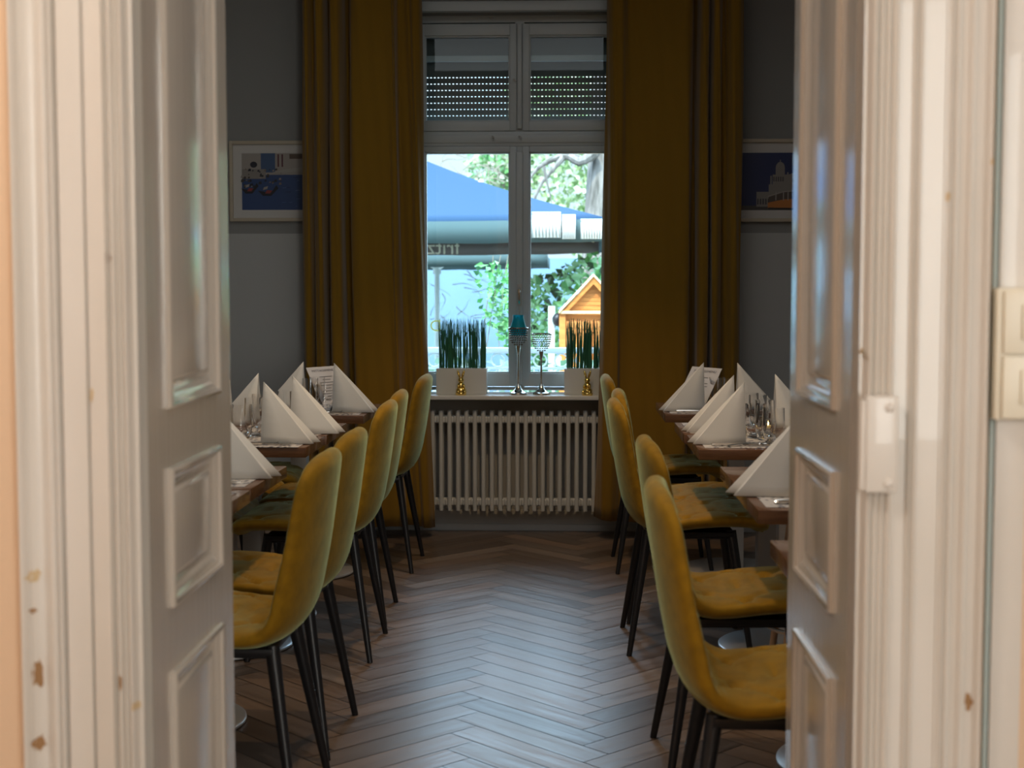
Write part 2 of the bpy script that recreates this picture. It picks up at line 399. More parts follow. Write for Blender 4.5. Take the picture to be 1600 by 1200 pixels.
prof += [(px(1488), yc+.006), (px(1496), yc+.002)] + arc(px(1498), px(1507), yc, .006) + [(px(1510), yc+.002), (px(1520), yc+.000)] + arc(px(1523), px(1537), yc-.002, .012)
prof += [(px(1539), yw)]
b_ = NB(); extrude_profile(b_, prof, 0, DT+.05, yw+.001)
trimR = struct('trim_2', b_, M['paint'], smooth=28)
profR = prof
b_ = NB(); box(b_, px(8), px(1539), yc, yw, DT+.05, DT+.22, bev=.006); struct('trim_3', b_, M['paint'])
# jamb linings of the opening
for nm, xa, xb in (('trim_4', OL-.03, OL), ('trim_5', OR, OR+.03)):
    b_ = NB(); box(b_, xa, xb, yw-.004, YF+.125, 0, DT, bev=.003); struct(nm, b_, M['paint'])
# chips in the old paint, parts of the casings
def chip(parent, pxx, py, wpx, hpx, m, dy=-.0135, seed=0):
    random.seed(seed); y = yc; b_ = NB(); pf = profL if parent is trimL else profR
    def surf(x):
        for (a, ya), (b, yb) in zip(pf, pf[1:]):
            if a <= x <= b and b > a: return ya+(yb-ya)*(x-a)/(b-a)
        return yc
    ax, az = X(pxx, y), Zt(py, y); rw, rh = wpx/F_*y/2, hpx/F_*y/2
    pts = [(ax+rw*random.uniform(.5, 1.2)*math.cos(2*PI*k/17), az+rh*random.uniform(.6, 1.2)*math.sin(2*PI*k/17)) for k in range(17)]
    cv = b_.verts.new((ax, surf(ax)-.0006, az)); vs = []
    for fr_ in (.5, 1): vs.append([b_.verts.new((ax+(a-ax)*fr_, surf(ax+(a-ax)*fr_)-.0006, az+(c-az)*fr_)) for a, c in pts])
    for k in range(17):
        b_.faces.new((cv, vs[0][k], vs[0][(k+1) % 17])); b_.faces.new((vs[0][k], vs[1][k], vs[1][(k+1) % 17], vs[0][(k+1) % 17]))
    pass; o = obj('paint_chip', b_, m, parent, smooth=0); o['label'] = 'bare patch where the paint has chipped off'
for i, c in enumerate([(31, 912, 20, 24, 'chip2', -.008), (29, 968, 10, 10, 'chip', -.008), (33, 1072, 17, 48, 'chip', -.008), (33, 1186, 18, 28, 'chip', -.008), (128, 620, 10, 26, 'chip2', .006), (163, 402, 5, 14, 'chip', .010), (167, 1085, 6, 30, 'chip', .006), (190, 1125, 14, 14, 'chip2', .006)]):
    chip(trimL, c[0], c[1], c[2], c[3], M[c[4]], c[5], i+1)
for i, c in enumerate([(1471, 310, 8, 16, 'chip2', -.001), (1533, 258, 8, 14, 'chip2', -.013), (1518, 1098, 11, 32, 'chip', -.001), (1347, 548, 6, 14, 'chip2', .02)]):
    chip(trimR, c[0], c[1], c[2], c[3], M[c[4]], c[5], i+20)

# hinge plate screwed on the right casing
yh = yc-.006
hp = thing('hinge_plate', 'cream painted metal hinge plate with two screws on the right door casing', 'hinge plate', (X(1375, yh), yh, Zt(769, yh)))
hw = 25/F_*yh
b_ = NB(); box(b_, -hw, hw, -.006, .012, 0, 152/F_*yh, bev=.004, seg=3); obj('plate', b_, M['paint'], hp)
for zz in (.014, 152/F_*yh-.016):
    b_ = NB(); ball(b_, (hw*.42, -.006, zz), .0075, 14, 8, sc=(1, .45, 1)); obj('screw_head', b_, M['paint'], hp)
b_ = NB(); tube(b_, [(-hw-.002, .004, .005), (-hw-.002, .004, 150/F_*yh-.005)], .006, 12); obj('hinge_pin', b_, M['paint'], hp)

# door leaves with raised and fielded panels
LW, LT = .551, .04
def leaf_mesh(sgn):
    """face toward the aisle at x=0, other face at -sgn... ; leaf runs along +y"""
    bm = NB()
    panels = [(.110, .448, 1.088, 2.24), (.110, .448, .767, .993), (.110, .448, .14, .663)]
    H_ = DT-.012
    for face in (0, 1):
        xf = 0 if face == 0 else -sgn*LT
        out = sgn if face == 0 else -sgn
        def P(y, z, d): return (xf+out*d, y, z)
        # stiles and rails
        for (y0, y1, z0, z1) in [(0, .110, .006, H_), (.448, LW, .006, H_), (.110, .448, .006, .14), (.110, .448, .663, .767), (.110, .448, .993, 1.088), (.110, .448, 2.24, H_)]:
            poly(bm, [P(y0, z0, 0), P(y1, z0, 0), P(y1, z1, 0), P(y0, z1, 0)])
        rings = [(0, 0), (.001, .007), (.005, .009), (.010, .007), (.011, .002), (.014, .001), (.022, -.004), (.030, -.0085), (.036, -.010), (.040, -.010), (.043, -.006), (.050, -.004)]
        for (y0, y1, z0, z1) in panels:
            prev = None
            for ins, d in rings:
                cur = [bm.verts.new(P(y, z, d)) for y, z in ((y0+ins, z0+ins), (y1-ins, z0+ins), (y1-ins, z1-ins), (y0+ins, z1-ins))]
                if prev:
                    for i in range(4): bm.faces.new((prev[i], prev[(i+1) % 4], cur[(i+1) % 4], cur[i]))
                prev = cur
            bm.faces.new(prev)
    x0, x1 = 0, -sgn*LT
    for q in ([(x0, 0, .006), (x1, 0, .006), (x1, 0, H_), (x0, 0, H_)], [(x0, LW, .006), (x1, LW, .006), (x1, LW, H_), (x0, LW, H_)], [(x0, 0, .006), (x1, 0, .006), (x1, LW, .006), (x0, LW, .006)], [(x0, 0, H_), (x1, 0, H_), (x1, LW, H_), (x0, LW, H_)]):
        poly(bm, q)
    bmesh.ops.remove_doubles(bm, verts=bm.verts, dist=.0002)
    return bm
dl = struct('door_1', leaf_mesh(1), M['leafpaint'], smooth=40); dl.location = (DL, 2.12, 0); dl.rotation_euler = (0, 0, R(.5))
dr = struct('door_2', leaf_mesh(-1), M['leafpaint'], smooth=40); dr.location = (DR, 2.12, 0); dr.rotation_euler = (0, 0, R(.3))
for par, sg in ((dl, 1), (dr, -1)):
    for zz in (.3, 1.95):
        b_ = NB(); tube(b_, [(-sg*.02, -.004, zz), (-sg*.02, -.004, zz+.12)], .006, 10); obj('hinge', b_, M['paint'], par)

# cream board and switches on the wall right of the casing
ysw = yw
b_ = NB(); box(b_, X(1551, ysw-.012), X(1598, ysw-.012), ysw-.012, ysw, 0, DT+.2, bev=.002)
struct('trim_6', b_, M['paint'])
yk = ysw-.05
sw = thing('light_switch_panel', 'ivory double light switch box mounted on the wall right of the doorway', 'light switch', (X(1560, yk), yk, Zt(655, yk)))
sh = 205/F_*yk
b_ = NB(); box(b_, -.008, .072, .008, .042, 0, sh, bev=.003); obj('housing', b_, M['ivory'], sw)
for z0 in (.003, sh/2+.001):
    b_ = NB(); box(b_, 0, .07, 0, .008, z0, z0+sh/2-.005, bev=.0025); fr_ = obj('switch_frame', b_, M['ivory'], sw)
    b_ = NB(); box(b_, .024, .064, -.005, .001, z0+.020, z0+sh/2-.024, bev=.002); obj('rocker', b_, M['ivory'], sw)
# white cable on right edge of casing
b_ = NB(); tube(b_, [(X(1544, yw-.006), yw-.006, 0), (X(1544, yw-.006), yw-.006, 2.6)], .004, 8)
tag(obj('wall_cable', b_, M['pale']), 'thin grey cable running up beside the right door casing', 'cable')

# ============================================================ WINDOW
YW = 7.545   # room face of the sashes
def wx(p): return X(p, YW)
def wz(p): return Zt(p, YW)
GL = (-.748, wx(797)); GR = (wx(827), .255)
GZ = (wz(583), wz(240)); UZ = (wz(193), wz(62))
b_ = NB()
yo = YW+.01
FX0, FX1 = WX0+.0, WX1-.0
# outer frame, transom, mullion
box(b_, FX0, GL[0]-.05, YW, YW+.08, WZ0, WZ1, bev=.003); box(b_, GR[1]+.05, FX1, YW, YW+.08, WZ0, WZ1, bev=.003)
box(b_, FX0, FX1, YW, YW+.08, wz(610), GZ[0]-.075, bev=.003)
box(b_, FX0, FX1, YW-.012, YW+.08, wz(231), wz(208), bev=.006); box(b_, FX0, FX1, YW-.02, YW+.06, wz(226), wz(213), bev=.004)
box(b_, FX0, FX1, YW, YW+.08, wz(42), WZ1, bev=.004); box(b_, FX0, FX1, YW-.02, YW+.04, wz(33), wz(28), bev=.003)
wf = struct('window_1', b_, M['winpaint'])
box_l = []
def sash(x0, x1, z0, z1, fw, fb, ft, frx):
    b_ = NB()
    bx0, bx1, bz0, bz1 = x0-fw[0], x1+fw[1], z0-fb, z1+ft
    for (a, b, c, d) in ((bx0, x0, bz0, bz1), (x1, bx1, bz0, bz1), (x0, x1, bz0, z0), (x0, x1, z1, bz1)):
        box(b_, a, b, YW-.018, YW+.045, c, d, bev=.003)
    # glazing bead step
    g = .008
    for (a, b, c, d) in ((x0-.001, x0+g, z0, z1), (x1-g, x1+.001, z0, z1), (x0+g, x1-g, z0-.001, z0+g), (x0+g, x1-g, z1-g, z1+.001)):
        box(b_, a, b, YW-.004, YW+.03, c, d, bev=.002)
    s = obj('window_frame', b_, M['winpaint'], wf)
    b_ = NB(); box(b_, x0+.002, x1-.002, YW+.012, YW+.016, z0+.002, z1-.002); obj('window_pane', b_, M['pane'], s, smooth=0)
sash(GL[0], GL[1], GZ[0], GZ[1], (.045, .035), .07, .03, 0); sash(GR[0], GR[1], GZ[0], GZ[1], (.035, .045), .07, .03, 0)
sash(GL[0], GL[1], UZ[0], UZ[1], (.045, .035), .05, .06, 0); sash(GR[0], GR[1], UZ[0], UZ[1], (.035, .045), .05, .06, 0)
cx = (GL[1]+GR[0])/2
b_ = NB(); box(b_, cx-.018, cx+.018, YW-.034, YW-.006, wz(600), wz(240), bev=.006); box(b_, cx-.012, cx+.012, YW-.03, YW-.006, wz(205), wz(45), bev=.004)
box(b_, cx-.024, cx+.024, YW-.004, YW+.05, wz(606), wz(40)); obj('mullion', b_, M['winpaint'], wf)
# handle set
b_ = NB(); box(b_, cx-.011, cx+.013, YW-.04, YW-.033, wz(478), wz(444), bev=.003); hb = obj('handle_plate', b_, M['column'], wf)
b_ = NB(); tube(b_, spline([(cx, YW-.04, wz(450)), (cx, YW-.062, wz(452)), (cx, YW-.066, wz(458)), (cx, YW-.062, wz(468)), (cx, YW-.058, wz(474))], 10), [.006, .006, .007, .008, .007, .006, .006, .006, .006, .005, .004], 10)
obj('window_handle', b_, M['silver'], hb)
b_ = NB(); tube(b_, [(cx, YW-.038, wz(478)), (cx, YW-.038, wz(600))], .004, 8); obj('bolt_rod', b_, M['column'], wf)
for (a, z) in ((wx(803), wz(130)), (wx(770), wz(217)), (wx(812), wz(217)), (wx(767), wz(36))):
    b_ = NB(); tube(b_, [(a, YW-.03, z), (a+.004, YW-.045, z-.004), (a+.012, YW-.05, z-.01)], [.005, .006, .003], 8); obj('latch', b_, M['column'], wf)
# ledge and reveal above the window, sill
b_ = NB(); box(b_, WX0-.02, WX1+.02, YB-.05, YB-.001, Zt(25, 7.42), Zt(10, 7.42), bev=.004); struct('trim_7', b_, M['winpaint'])
b_ = NB(); box(b_, WX0-.06, WX1+.04, 7.27, YW+.005, .705, .727, bev=.004, seg=3); struct('trim_8', b_, M['sill'])
# pale letters stuck on the left pane, reading from outside
text_obj('pane_lettering', 'D', .085, M['lettering'], wf, (wx(680), YW+.011, wz(510)), (PI/2, 0, 0), .0004, -1)
# roller shutter outside the upper lights
b_ = NB(); ys = 7.66
sz0 = Zt(193.5, ys); row = 9.75/F_*ys
holes = []
for k in range(9):
    z = sz0+k*row
    box(b_, WX0+.02, WX1-.02, ys, ys+.008, z+.0027, z+row-.0027, bev=.0)
    n = int((WX1-WX0-.04)/.0198)
    for i in range(n):
        a = WX0+.02+i*.0198
        if k == 8: box(b_, a, a+.0198, ys, ys+.008, z-.0027, z+.0027)
        else: box(b_, a, a+.0105, ys, ys+.008, z-.0027, z+.0027)
box(b_, WX0+.02, WX1-.02, ys, ys+.008, sz0+9*row-.0027, 2.695)
rs = tag(obj('roller_shutter', b_, M['shutter'], smooth=0), 'half lowered dark roller shutter with rows of light slots behind the upper window', 'roller shutter')
b_ = NB(); box(b_, WX0+.01, WX1-.01, ys-.05, ys-.02, Zt(103, ys), Zt(94, ys), bev=.004); obj('shutter_bar', b_, M['winpaint'], rs)

# ============================================================ RADIATOR
rad = thing('radiator', 'old cream column radiator with twenty one ribs under the window', 'radiator', (X(675, 7.33), 7.33, 0))
rz0, rz1 = Zt(795, 7.33), Zt(648, 7.33)
b_ = NB()
tr = .0118
for yy in (0, .055):
    tube(b_, spline([(0, yy, rz0+.004), (0, yy, rz0+.02), (0, yy, rz1-.02), (0, yy, rz1-.004)], 9), [.007]+[tr]*8+[.007], 12)
for zz in (rz0+.025, rz1-.028):
    box(b_, -.0225, .0225, -.002, .058, zz-.018, zz+.018, bev=.008, seg=3)
    tube(b_, [(-.0225, .0275, zz), (.0225, .0275, zz)], .022, 14)
sec = obj('radiator_rib', b_, M['radiator'], rad); sec.location = (0, 0, 0)
for k in range(1, 21):
    c = sec.copy(); C.objects.link(c); c.parent = rad; c.location = (k*.0441, 0, 0)
for xx in (.08, .80):
    b_ = NB(); box(b_, xx-.01, xx+.01, .02, .12, rz0-.01, rz0+.006); obj('bracket', b_, M['radiator'], rad)
b_ = NB(); tube(b_, [(.135, .09, rz0+.03), (.135, .09, rz1-.04)], .006, 8); obj('pipe', b_, M['radiator'], rad)

# ============================================================ CURTAINS
def curtain(xs, z0, flare, label, name='curtain', seed=1):
    """xs: list of (x, depth) fold control points across, inner edge flares at bottom"""
    random.seed(seed); bm = NB(); nz = 40; ztop = 3.05
    cols = spline([(x, d, 0) for x, d in xs], len(xs)*9)
    rows = []
    for j in range(nz+1):
        t = j/nz; z = z0+(ztop-z0)*t; rowv = []
        for i, c in enumerate(cols):
            u = i/(len(cols)-1)
            fl_ = flare(u)*(1-t)**2.2
            x = c.x+fl_+.004*math.sin(z*3+i*.3)
            y = 7.20+c.y*(1+.25*(1-t))+.003*math.sin(z*5+i*.9)
            zz = z+(.012*math.sin(u*9+seed) if j == 0 else 0)
            rowv.append(bm.verts.new((x, y, zz)))
        rows.append(rowv)
    for j in range(nz):
        for i in range(len(cols)-1):
            bm.faces.new((rows[j][i], rows[j][i+1], rows[j+1][i+1], rows[j+1][i]))
    o = obj(name, bm, M['curtain'], smooth=80)
    md = o.modifiers.new('thickness', 'SOLIDIFY'); md.thickness = .003
    return tag(o, label, 'curtain', 'mustard curtains at the window')
def q(p): return X(p, 7.2)
cl = [(q(473), .02), (q(482), -.02), (q(490), .03), (q(497), -.03), (q(505), -.035), (q(511), .05), (q(515), .05), (q(520), -.035), (q(533), -.04), (q(538), .05), (q(548), .06), (q(553), -.04), (q(580), -.045), (q(610), -.04), (q(619), -.05), (q(624), .01), (q(640), .0), (q(652), -.02), (q(659), .03)]
curtain(cl, .056, lambda u: .055*max(0, u-.4)/.6, 'mustard yellow floor length curtain left of the window', seed=1)
crr = [(q(946), .03), (q(955), -.03), (q(968), -.045), (q(980), -.01), (q(1010), -.02), (q(1045), -.03), (q(1073), -.04), (q(1078), .05), (q(1086), .055), (q(1090), -.035), (q(1101), -.04), (q(1104), .06), (q(1107), .06), (q(1110), -.035), (q(1119), -.03), (q(1124), .03), (q(1131), .02), (q(1143), -.02), (q(1155), .02)]
curtain(crr, .10, lambda u: -.055*max(0, .6-u)/.6, 'mustard yellow floor length curtain right of the window', seed=2)
b_ = NB(); tube(b_, [(-1.5, 7.2, 3.06), (1.05, 7.2, 3.06)], .012, 12)
for xx in (-1.45, -.28, 1.0): tube(b_, [(xx, 7.2, 3.06), (xx, 7.45, 3.06)], .008, 8)
tag(obj('curtain_rod', b_, M['black']), 'black curtain rod above the window', 'curtain rod')

# ============================================================ PICTURES
def picture(x0, x1, z0, z1, px0, px1, pz0, pz1, label, shapes):
    t = thing('framed_picture', label, 'picture', ((x0+x1)/2, YB, z0), 0, 'framed photographs on the back wall')
    ox, oz = (x0+x1)/2, z0; f = .018; b_ = NB()
    for (a, b, c, d) in ((x0, x0+f, z0, z1), (x1-f, x1, z0, z1), (x0+f, x1-f, z0, z0+f), (x0+f, x1-f, z1-f, z1)):
        box(b_, a-ox, b-ox, -.028, -.002, c-oz, d-oz, bev=.002)
    obj('frame', b_, M['frame'], t)
    b_ = NB(); box(b_, x0+f-ox, x1-f-ox, -.012, -.004, z0+f-oz, z1-f-oz); obj('mat_board', b_, M['mat'], t, smooth=0)
    b_ = NB(); cols = []; mats = []
    W_, H_ = px1-px0, pz1-pz0
    for n_, (c, pts) in enumerate(shapes):
        m = mats_get(c)
        if m not in mats: mats.append(m)
        yy = -.0125-.00006*n_
        poly(b_, [(px0-ox+u*W_, yy, pz0-oz+v*H_) for u, v in pts], mats.index(m))
    o = obj('print', b_, mats, t, smooth=0)
    return t
_mc = {}
def mats_get(c):
    if c not in _mc: _mc[c] = mat('print_ink', c, .4)
    return _mc[c]
random.seed(11)
def rect(c, u0, v0, u1, v1): return (c, [(u0, v0), (u1, v0), (u1, v1), (u0, v1)])
# canal with boats (u to the right, v up)
shp = [rect((.03, .06, .16), 0, 0, 1, 1), rect((.30, .27, .24), 0, .62, 1, 1), rect((.05, .09, .18), .24, .66, .42, 1), rect((.22, .20, .18), 0, .55, .3, .72)]
shp += [((.02, .02, .03), [(.15+.045*math.cos(a), .80+.055*math.sin(a)) for a in [2*PI*k/12 for k in range(12)]])]
shp += [rect((.10, .03, .04), .45+.05*k, .76, .47+.05*k, .98) for k in range(2)]
shp += [((.32, .30, .27), [(.38, .66), (.55, .72), (.8, .76), (1, .78), (1, .70), (.75, .69), (.55, .66)]), rect((.10, .07, .05), .60, .90, .78, .985), rect((.28, .26, .23), .8, .64, 1, .7)]
for k in range(46):
    u, v = random.uniform(.0, .50), random.uniform(.38, .72); s_ = random.uniform(.008, .022)
    c = random.choice([(.03, .03, .035), (.06, .05, .04), (.18, .14, .11), (.25, .22, .2), (.02, .02, .03)])
    shp.append((c, [(u-s_, v-s_), (u+s_, v-s_*.8), (u+s_*.8, v+s_*1.3), (u-s_*.5, v+s_*1.2)]))
for u, v, s_ in ((.10, .36, .11), (.33, .32, .13), (.88, .40, .10)):
    shp.append(((.02, .02, .025), [(u-s_, v+.02), (u-s_*.5, v-.07), (u+s_*.3, v-.07), (u+s_, v+.06), (u+s_*.8, v+.12), (u+s_*.4, v+.01), (u-s_*.3, v+.0)]))
    shp.append(((.22, .04, .04), [(u-s_*.3, v-.03), (u+s_*.2, v-.03), (u+s_*.4, v+.02), (u-s_*.1, v+.03)]))
    shp.append(((.30, .27, .25), [(u-s_*.5, v+.03), (u-.01, v+.05), (u, v+.1), (u-s_*.4, v+.08)]))
for k in range(22):
    u, v, l = random.uniform(.5, .95), random.uniform(.05, .6), random.uniform(.02, .07)
    shp.append((random.choice([(.07, .12, .26), (.02, .03, .09), (.10, .15, .28)]), [(u, v), (u+l, v+.004), (u+l, v+.014), (u, v+.010)]))
picture(X(358, 7.43), X(358, 7.43)+.54, Zt(346, 7.43), Zt(221, 7.43), X(377, 7.43), X(377, 7.43)+.42, Zt(328, 7.43), Zt(240, 7.43), 'framed photograph of a canal with boats left of the curtains', shp)
# church and orange tram
shp = [rect((.015, .025, .09), 0, 0, 1, 1), rect((.06, .055, .05), 0, 0, 1, .08)]
st = (.22, .20, .18); dk = (.06, .055, .06)
def tw(u0, u1, v0, v1, c=st): return rect(c, u0, v0, u1, v1)
shp += [tw(.25, .5, .06, .32), (st, [(.5, .06), (1, .06), (1, .78), (.97, .70), (.9, .74), (.86, .70), (.8, .68), (.72, .64), (.5, .55)])]
shp += [tw(.46, .66, .3, .62), tw(.50, .62, .6, .74)] + [(st, [(.56+.06*math.cos(a), .74+.10*math.sin(a)) for a in [PI*k/10 for k in range(11)]])]
shp += [tw(.555, .565, .82, .88), tw(.43, .45, .3, .6), tw(.65, .67, .3, .66), tw(.78, .80, .5, .78), tw(.88, .905, .6, .88), tw(.41, .5, .28, .45)]
shp += [tw(.47+.03*k, .485+.03*k, .5, .58, dk) for k in range(5)] + [tw(.72+.06*k, .75+.06*k, .48, .55, dk) for k in range(4)] + [tw(.26+.035*k, .28+.035*k, .1, .2, dk) for k in range(6)]
shp += [((.30, .27, .24), [(.40, .25), (.60, .33), (.88, .36), (.89, .33), (.6, .30), (.40, .22)]), ((.08, .06, .05), [(.41, .13), (.88, .14), (.88, .34), (.6, .31), (.41, .23)])]
shp += [((.42, .15, .03), [(.40, .04), (.90, .03), (.90, .20), (.62, .19), (.40, .13)]), ((.02, .02, .02), [(.41, .02), (.90, .0), (.90, .035), (.41, .045)])]
shp += [((.32, .29, .26), [(u, .17), (u+.012, .17), (u+.012, .32), (u, .31)]) for u in (.50, .60, .66, .74, .86)]
picture(X(1128, 7.43), X(1128, 7.43)+.56, Zt(348, 7.43), Zt(221, 7.43), X(1098, 7.43)+.17, X(1098, 7.43)+.56, Zt(330, 7.43), Zt(242, 7.43), 'framed photograph of an orange tram and a domed church right of the curtains', shp)

# ============================================================ CHAIRS
def shell():
    bm = NB()
    pr0 = spline([(.262, 0, .418), (.250, 0, .446), (.215, 0, .462), (.13, 0, .466), (.03, 0, .460), (-.06, 0, .450), (-.125, 0, .452), (-.172, 0, .478), (-.200, 0, .530), (-.217, 0, .600), (-.232, 0, .680), (-.246, 0, .770), (-.258, 0, .850), (-.262, 0, .886)], 500)
    n0 = len(pr0); ac = [0]
    for i in range(1, n0): ac.append(ac[-1]+(pr0[i]-pr0[i-1]).length)
    want = [0, .0008, .003, .007, .013, .02, .03]; want += [.03+(ac[-1]-.09-.03)*k/64 for k in range(1, 65)]
    want += [ac[-1]-d for d in (.08, .07, .06, .05, .041, .033, .026, .02, .015, .010, .006, .003, .001, 0)]
    pr = []
    for a in want:
        j = max(1, min(n0-1, next((i for i in range(n0) if ac[i] >= a), n0-1))); u = (a-ac[j-1])/max(1e-9, ac[j]-ac[j-1]); pr.append(pr0[j-1].lerp(pr0[j], u))
    n = len(pr); arc_ = [0]
    for i in range(1, n): arc_.append(arc_[-1]+(pr[i]-pr[i-1]).length)
    Ltot = arc_[-1]; nphi = 72; rings = []
    for i, c in enumerate(pr):
        t = (pr[min(i+1, n-1)]-pr[max(i-1, 0)]).normalized(); nrm = Vector((-t.z, 0, t.x))
        if nrm.z < 0 and i < n*.4: nrm = -nrm
        # inner side: up for the seat, forward for the back
        nrm = Vector((t.z, 0, -t.x)) if True else nrm
        a = arc_[i]; s = a/Ltot
        # half width
        w_ = .222+.006*math.sin(PI*min(1, s/.45))-.030*max(0, (s-.55)/.45)**1.5
        endf = max(0, (a-(Ltot-.105))/.105); w_ *= max(.02, (1-min(endf, 1)**2.6))**(1/2.6)
        frf = max(0, (.07-a)/.07); w_ *= (1-min(frf, .93)**2.6)**(1/2.2)
        h_ = .030-.006*max(0, (s-.5)/.5)
        h_ *= math.sqrt(max(.003, 1-(max(0, (.022-a)/.022))**2))*math.sqrt(max(.003, 1-(max(0, (a-(Ltot-.030))/.030))**2))
        ring = []
        for k in range(nphi):
            ph = 2*PI*k/nphi; cs, sn = math.cos(ph), math.sin(ph)
            y = w_*math.copysign(abs(cs)**.62, cs); d = h_*math.copysign(abs(sn)**.75, sn)
            curve = .032*(y/.22)**2*(min(1, max(0, (s-.42)/.2)))+.012*(y/.22)**2*(1-min(1, max(0, (s-.42)/.2)))
            if sn > .05:
                p_ = .185
                u1 = ((a-.11+y)/p_) % 1; u2 = ((a-.11-y)/p_) % 1
                d1 = min(u1, 1-u1)*p_; d2 = min(u2, 1-u2)*p_
                edge = min(1, (1-abs(y)/max(w_, .01))/.22)*max(0, min(1, (Ltot-a-.02)/.05))*max(0, min(1, (a-.02)/.03))
                dip = .012*math.exp(-(d1/.008)**2)+.012*math.exp(-(d2/.008)**2)+.011*math.exp(-((d1*d1+d2*d2)/.022**2))
                d -= dip*edge*min(1, sn*2)
            ring.append(bm.verts.new(c+nrm*(d+curve)+Vector((0, y, 0))))
        rings.append(ring)
    for i in range(n-1):
        for k in range(nphi):
            bm.faces.new((rings[i][k], rings[i][(k+1) % nphi], rings[i+1][(k+1) % nphi], rings[i+1][k]))
    bm.faces.new(rings[0][::-1]); bm.faces.new(rings[-1])
    # split seat and back at the fold so that each is a part
    return bm, rings
def make_chair():
    t = thing('upholstered_chair', 'x', 'chair')
    bm, rings = shell()
    bm.verts.ensure_lookup_table(); n = len(rings); cut = int(n*.47)
    idx = {}
    for i, r_ in enumerate(rings):
        for v in r_: idx[v] = i
    seat = bm.copy(); back = bm.copy()
    order = [idx[v] for v in bm.verts]
    for b2, keep in ((seat, lambda i: i <= cut), (back, lambda i: i >= cut)):
        b2.verts.ensure_lookup_table()
        bmesh.ops.delete(b2, geom=[v for k, v in enumerate(b2.verts) if not keep(order[k])], context='VERTS')
    bm.free()
    obj('seat', seat, M['velvet'], t, smooth=70); obj('backrest', back, M['velvet'], t, smooth=70)
    for sx_ in (-1, 1):
        for sy in (-1, 1):
            b_ = NB(); x0 = -.145 if sx_ < 0 else .15
            tube(b_, [(x0, sy*.128, .430), (x0+sx_*.002, sy*.131, .405), (sx_*.212, sy*.208, 0)], [.0165, .0175, .0095], 14)
            obj('leg', b_, M['black'], t)
    b_ = NB()
    box(b_, -.15, .16, -.15, .15, .408, .426, bev=.006)
    for sy in (-1, 1): box(b_, -.155, .165, sy*.125-.014, sy*.125+.014, .400, .420, bev=.005)
    for (a, b) in ((-.1, -.08), (.1, .08)): ball(b_, (a, b, .403), .008, 10, 6, sc=(1, 1, .8))
    obj('seat_frame', b_, M['black'], t)
    return t
chair0 = make_chair(); used = [False]
def put_chair(x, y, rz, label, group, dz=0):
    if not used[0]:
        used[0] = True; o = chair0; o.location = (x, y, dz); o.rotation_euler = (0, 0, rz); o['label'] = label; o['group'] = group
    else: o = dup(chair0, (x, y, dz), rz, label, group)
    return o
XRC, XLC = .44, -.90
ordw = ['nearest the window', 'second from the window', 'third from the window', 'second from the doorway', 'nearest the doorway']
for k, (y, dx, a) in enumerate([(6.52, 0, 1), (5.56, .02, -2), (5.10, -.01, 1), (3.79, .03, 2), (2.93, .005, -1)]):
    put_chair(XRC+dx, y, R(a), 'mustard velvet chair facing the right tables, %s' % ordw[k], 'chairs along the right side of the aisle')
for k, (y, dx, a) in enumerate([(6.50, 0, -1), (5.49, .0, 1), (4.97, .02, 0), (3.97, .05, -2), (3.44, .06, -1)]):
    put_chair(XLC+dx, y, PI+R(a), 'mustard velvet chair facing the left tables, %s' % ordw[k], 'chairs along the left side of the aisle')
for k, (y, a) in enumerate([(6.15, 2), (5.62, 0), (5.12, -1), (4.0, 0)]):
    put_chair(-1.43, y, R(a), 'mustard velvet chair behind the left tables by the wall, %s' % ['nearest the window', 'second from the window', 'third from the window', 'nearest the doorway'][k], 'chairs behind the left tables')

# ============================================================ TABLES
def make_table(name, label, x0, x1, y0, y1, top=.75, cxx=None, group=None, dy=.13):
    cx_, cy = (x0+x1)/2, (y0+y1)/2
    t = thing(name, label, 'table', (cx_, cy, 0), 0, group); hx, hy = (x1-x0)/2, (y1-y0)/2-.003
    b_ = NB(); box(b_, -hx, hx, -hy, hy, top-.034, top, bev=.0025); obj('tabletop', b_, M['wood'], t)
    c = cxx-cx_ if cxx is not None else 0
    b_ = NB(); box(b_, c-.036, c+.036, dy-.036, dy+.036, .016, top-.04, bev=.006); obj('column', b_, M['column'], t)
    b_ = NB(); box(b_, c-.15, c+.15, dy-.11, min(hy, dy+.11), top-.044, top-.034); obj('mounting_plate', b_, M['black'], t, smooth=0)
    b_ = NB(); rr = .24
    lathe(b_, [(0, .003), (rr-.004, .003), (rr, .006), (rr, .012), (rr-.006, .016), (.08, .02), (0, .02)], 48, (c, dy, 0)); obj('base_disc', b_, M['disc'], t)
    return t
LX0, LX1 = -1.53, -.832
left_t = [(5.85, 6.47, LX1-.01), (5.055, 5.53, -.862), (4.67, 5.047, -.866), (3.69, 4.185, -.832), (3.17, 3.68, -.830)]
right_t = [(5.96, 6.60, .416), (5.145, 5.61, .428), (4.655, 5.138, .436), (3.93, 4.25, .461), (3.38, 3.90, .459), (2.88, 2.995, .43)]
tn = ['nearest the window', 'second from the window', 'third from the window', 'fourth from the window', 'fifth from the window', 'nearest the doorway']
for k, (y0, y1, xe) in enumerate(left_t):
    make_table('bistro_table', 'brown wooden pedestal table in the left row, %s' % (tn[k] if k < 4 else 'nearest the doorway'), xe-.70, xe, y0, y1, group='tables in the left row')
for k, (y0, y1, xe) in enumerate(right_t[:5]):
    make_table('bistro_table', 'brown wooden pedestal table in the right row, %s' % tn[k], xe, xe+.70, y0, y1, top=.75 if k != 3 else .746, group='tables in the right row')
y0 = 2.60; make_table('bistro_table', 'brown wooden pedestal table in the right row, nearest the doorway', 0.43, 1.13, 2.69, 2.985, group='tables in the right row')

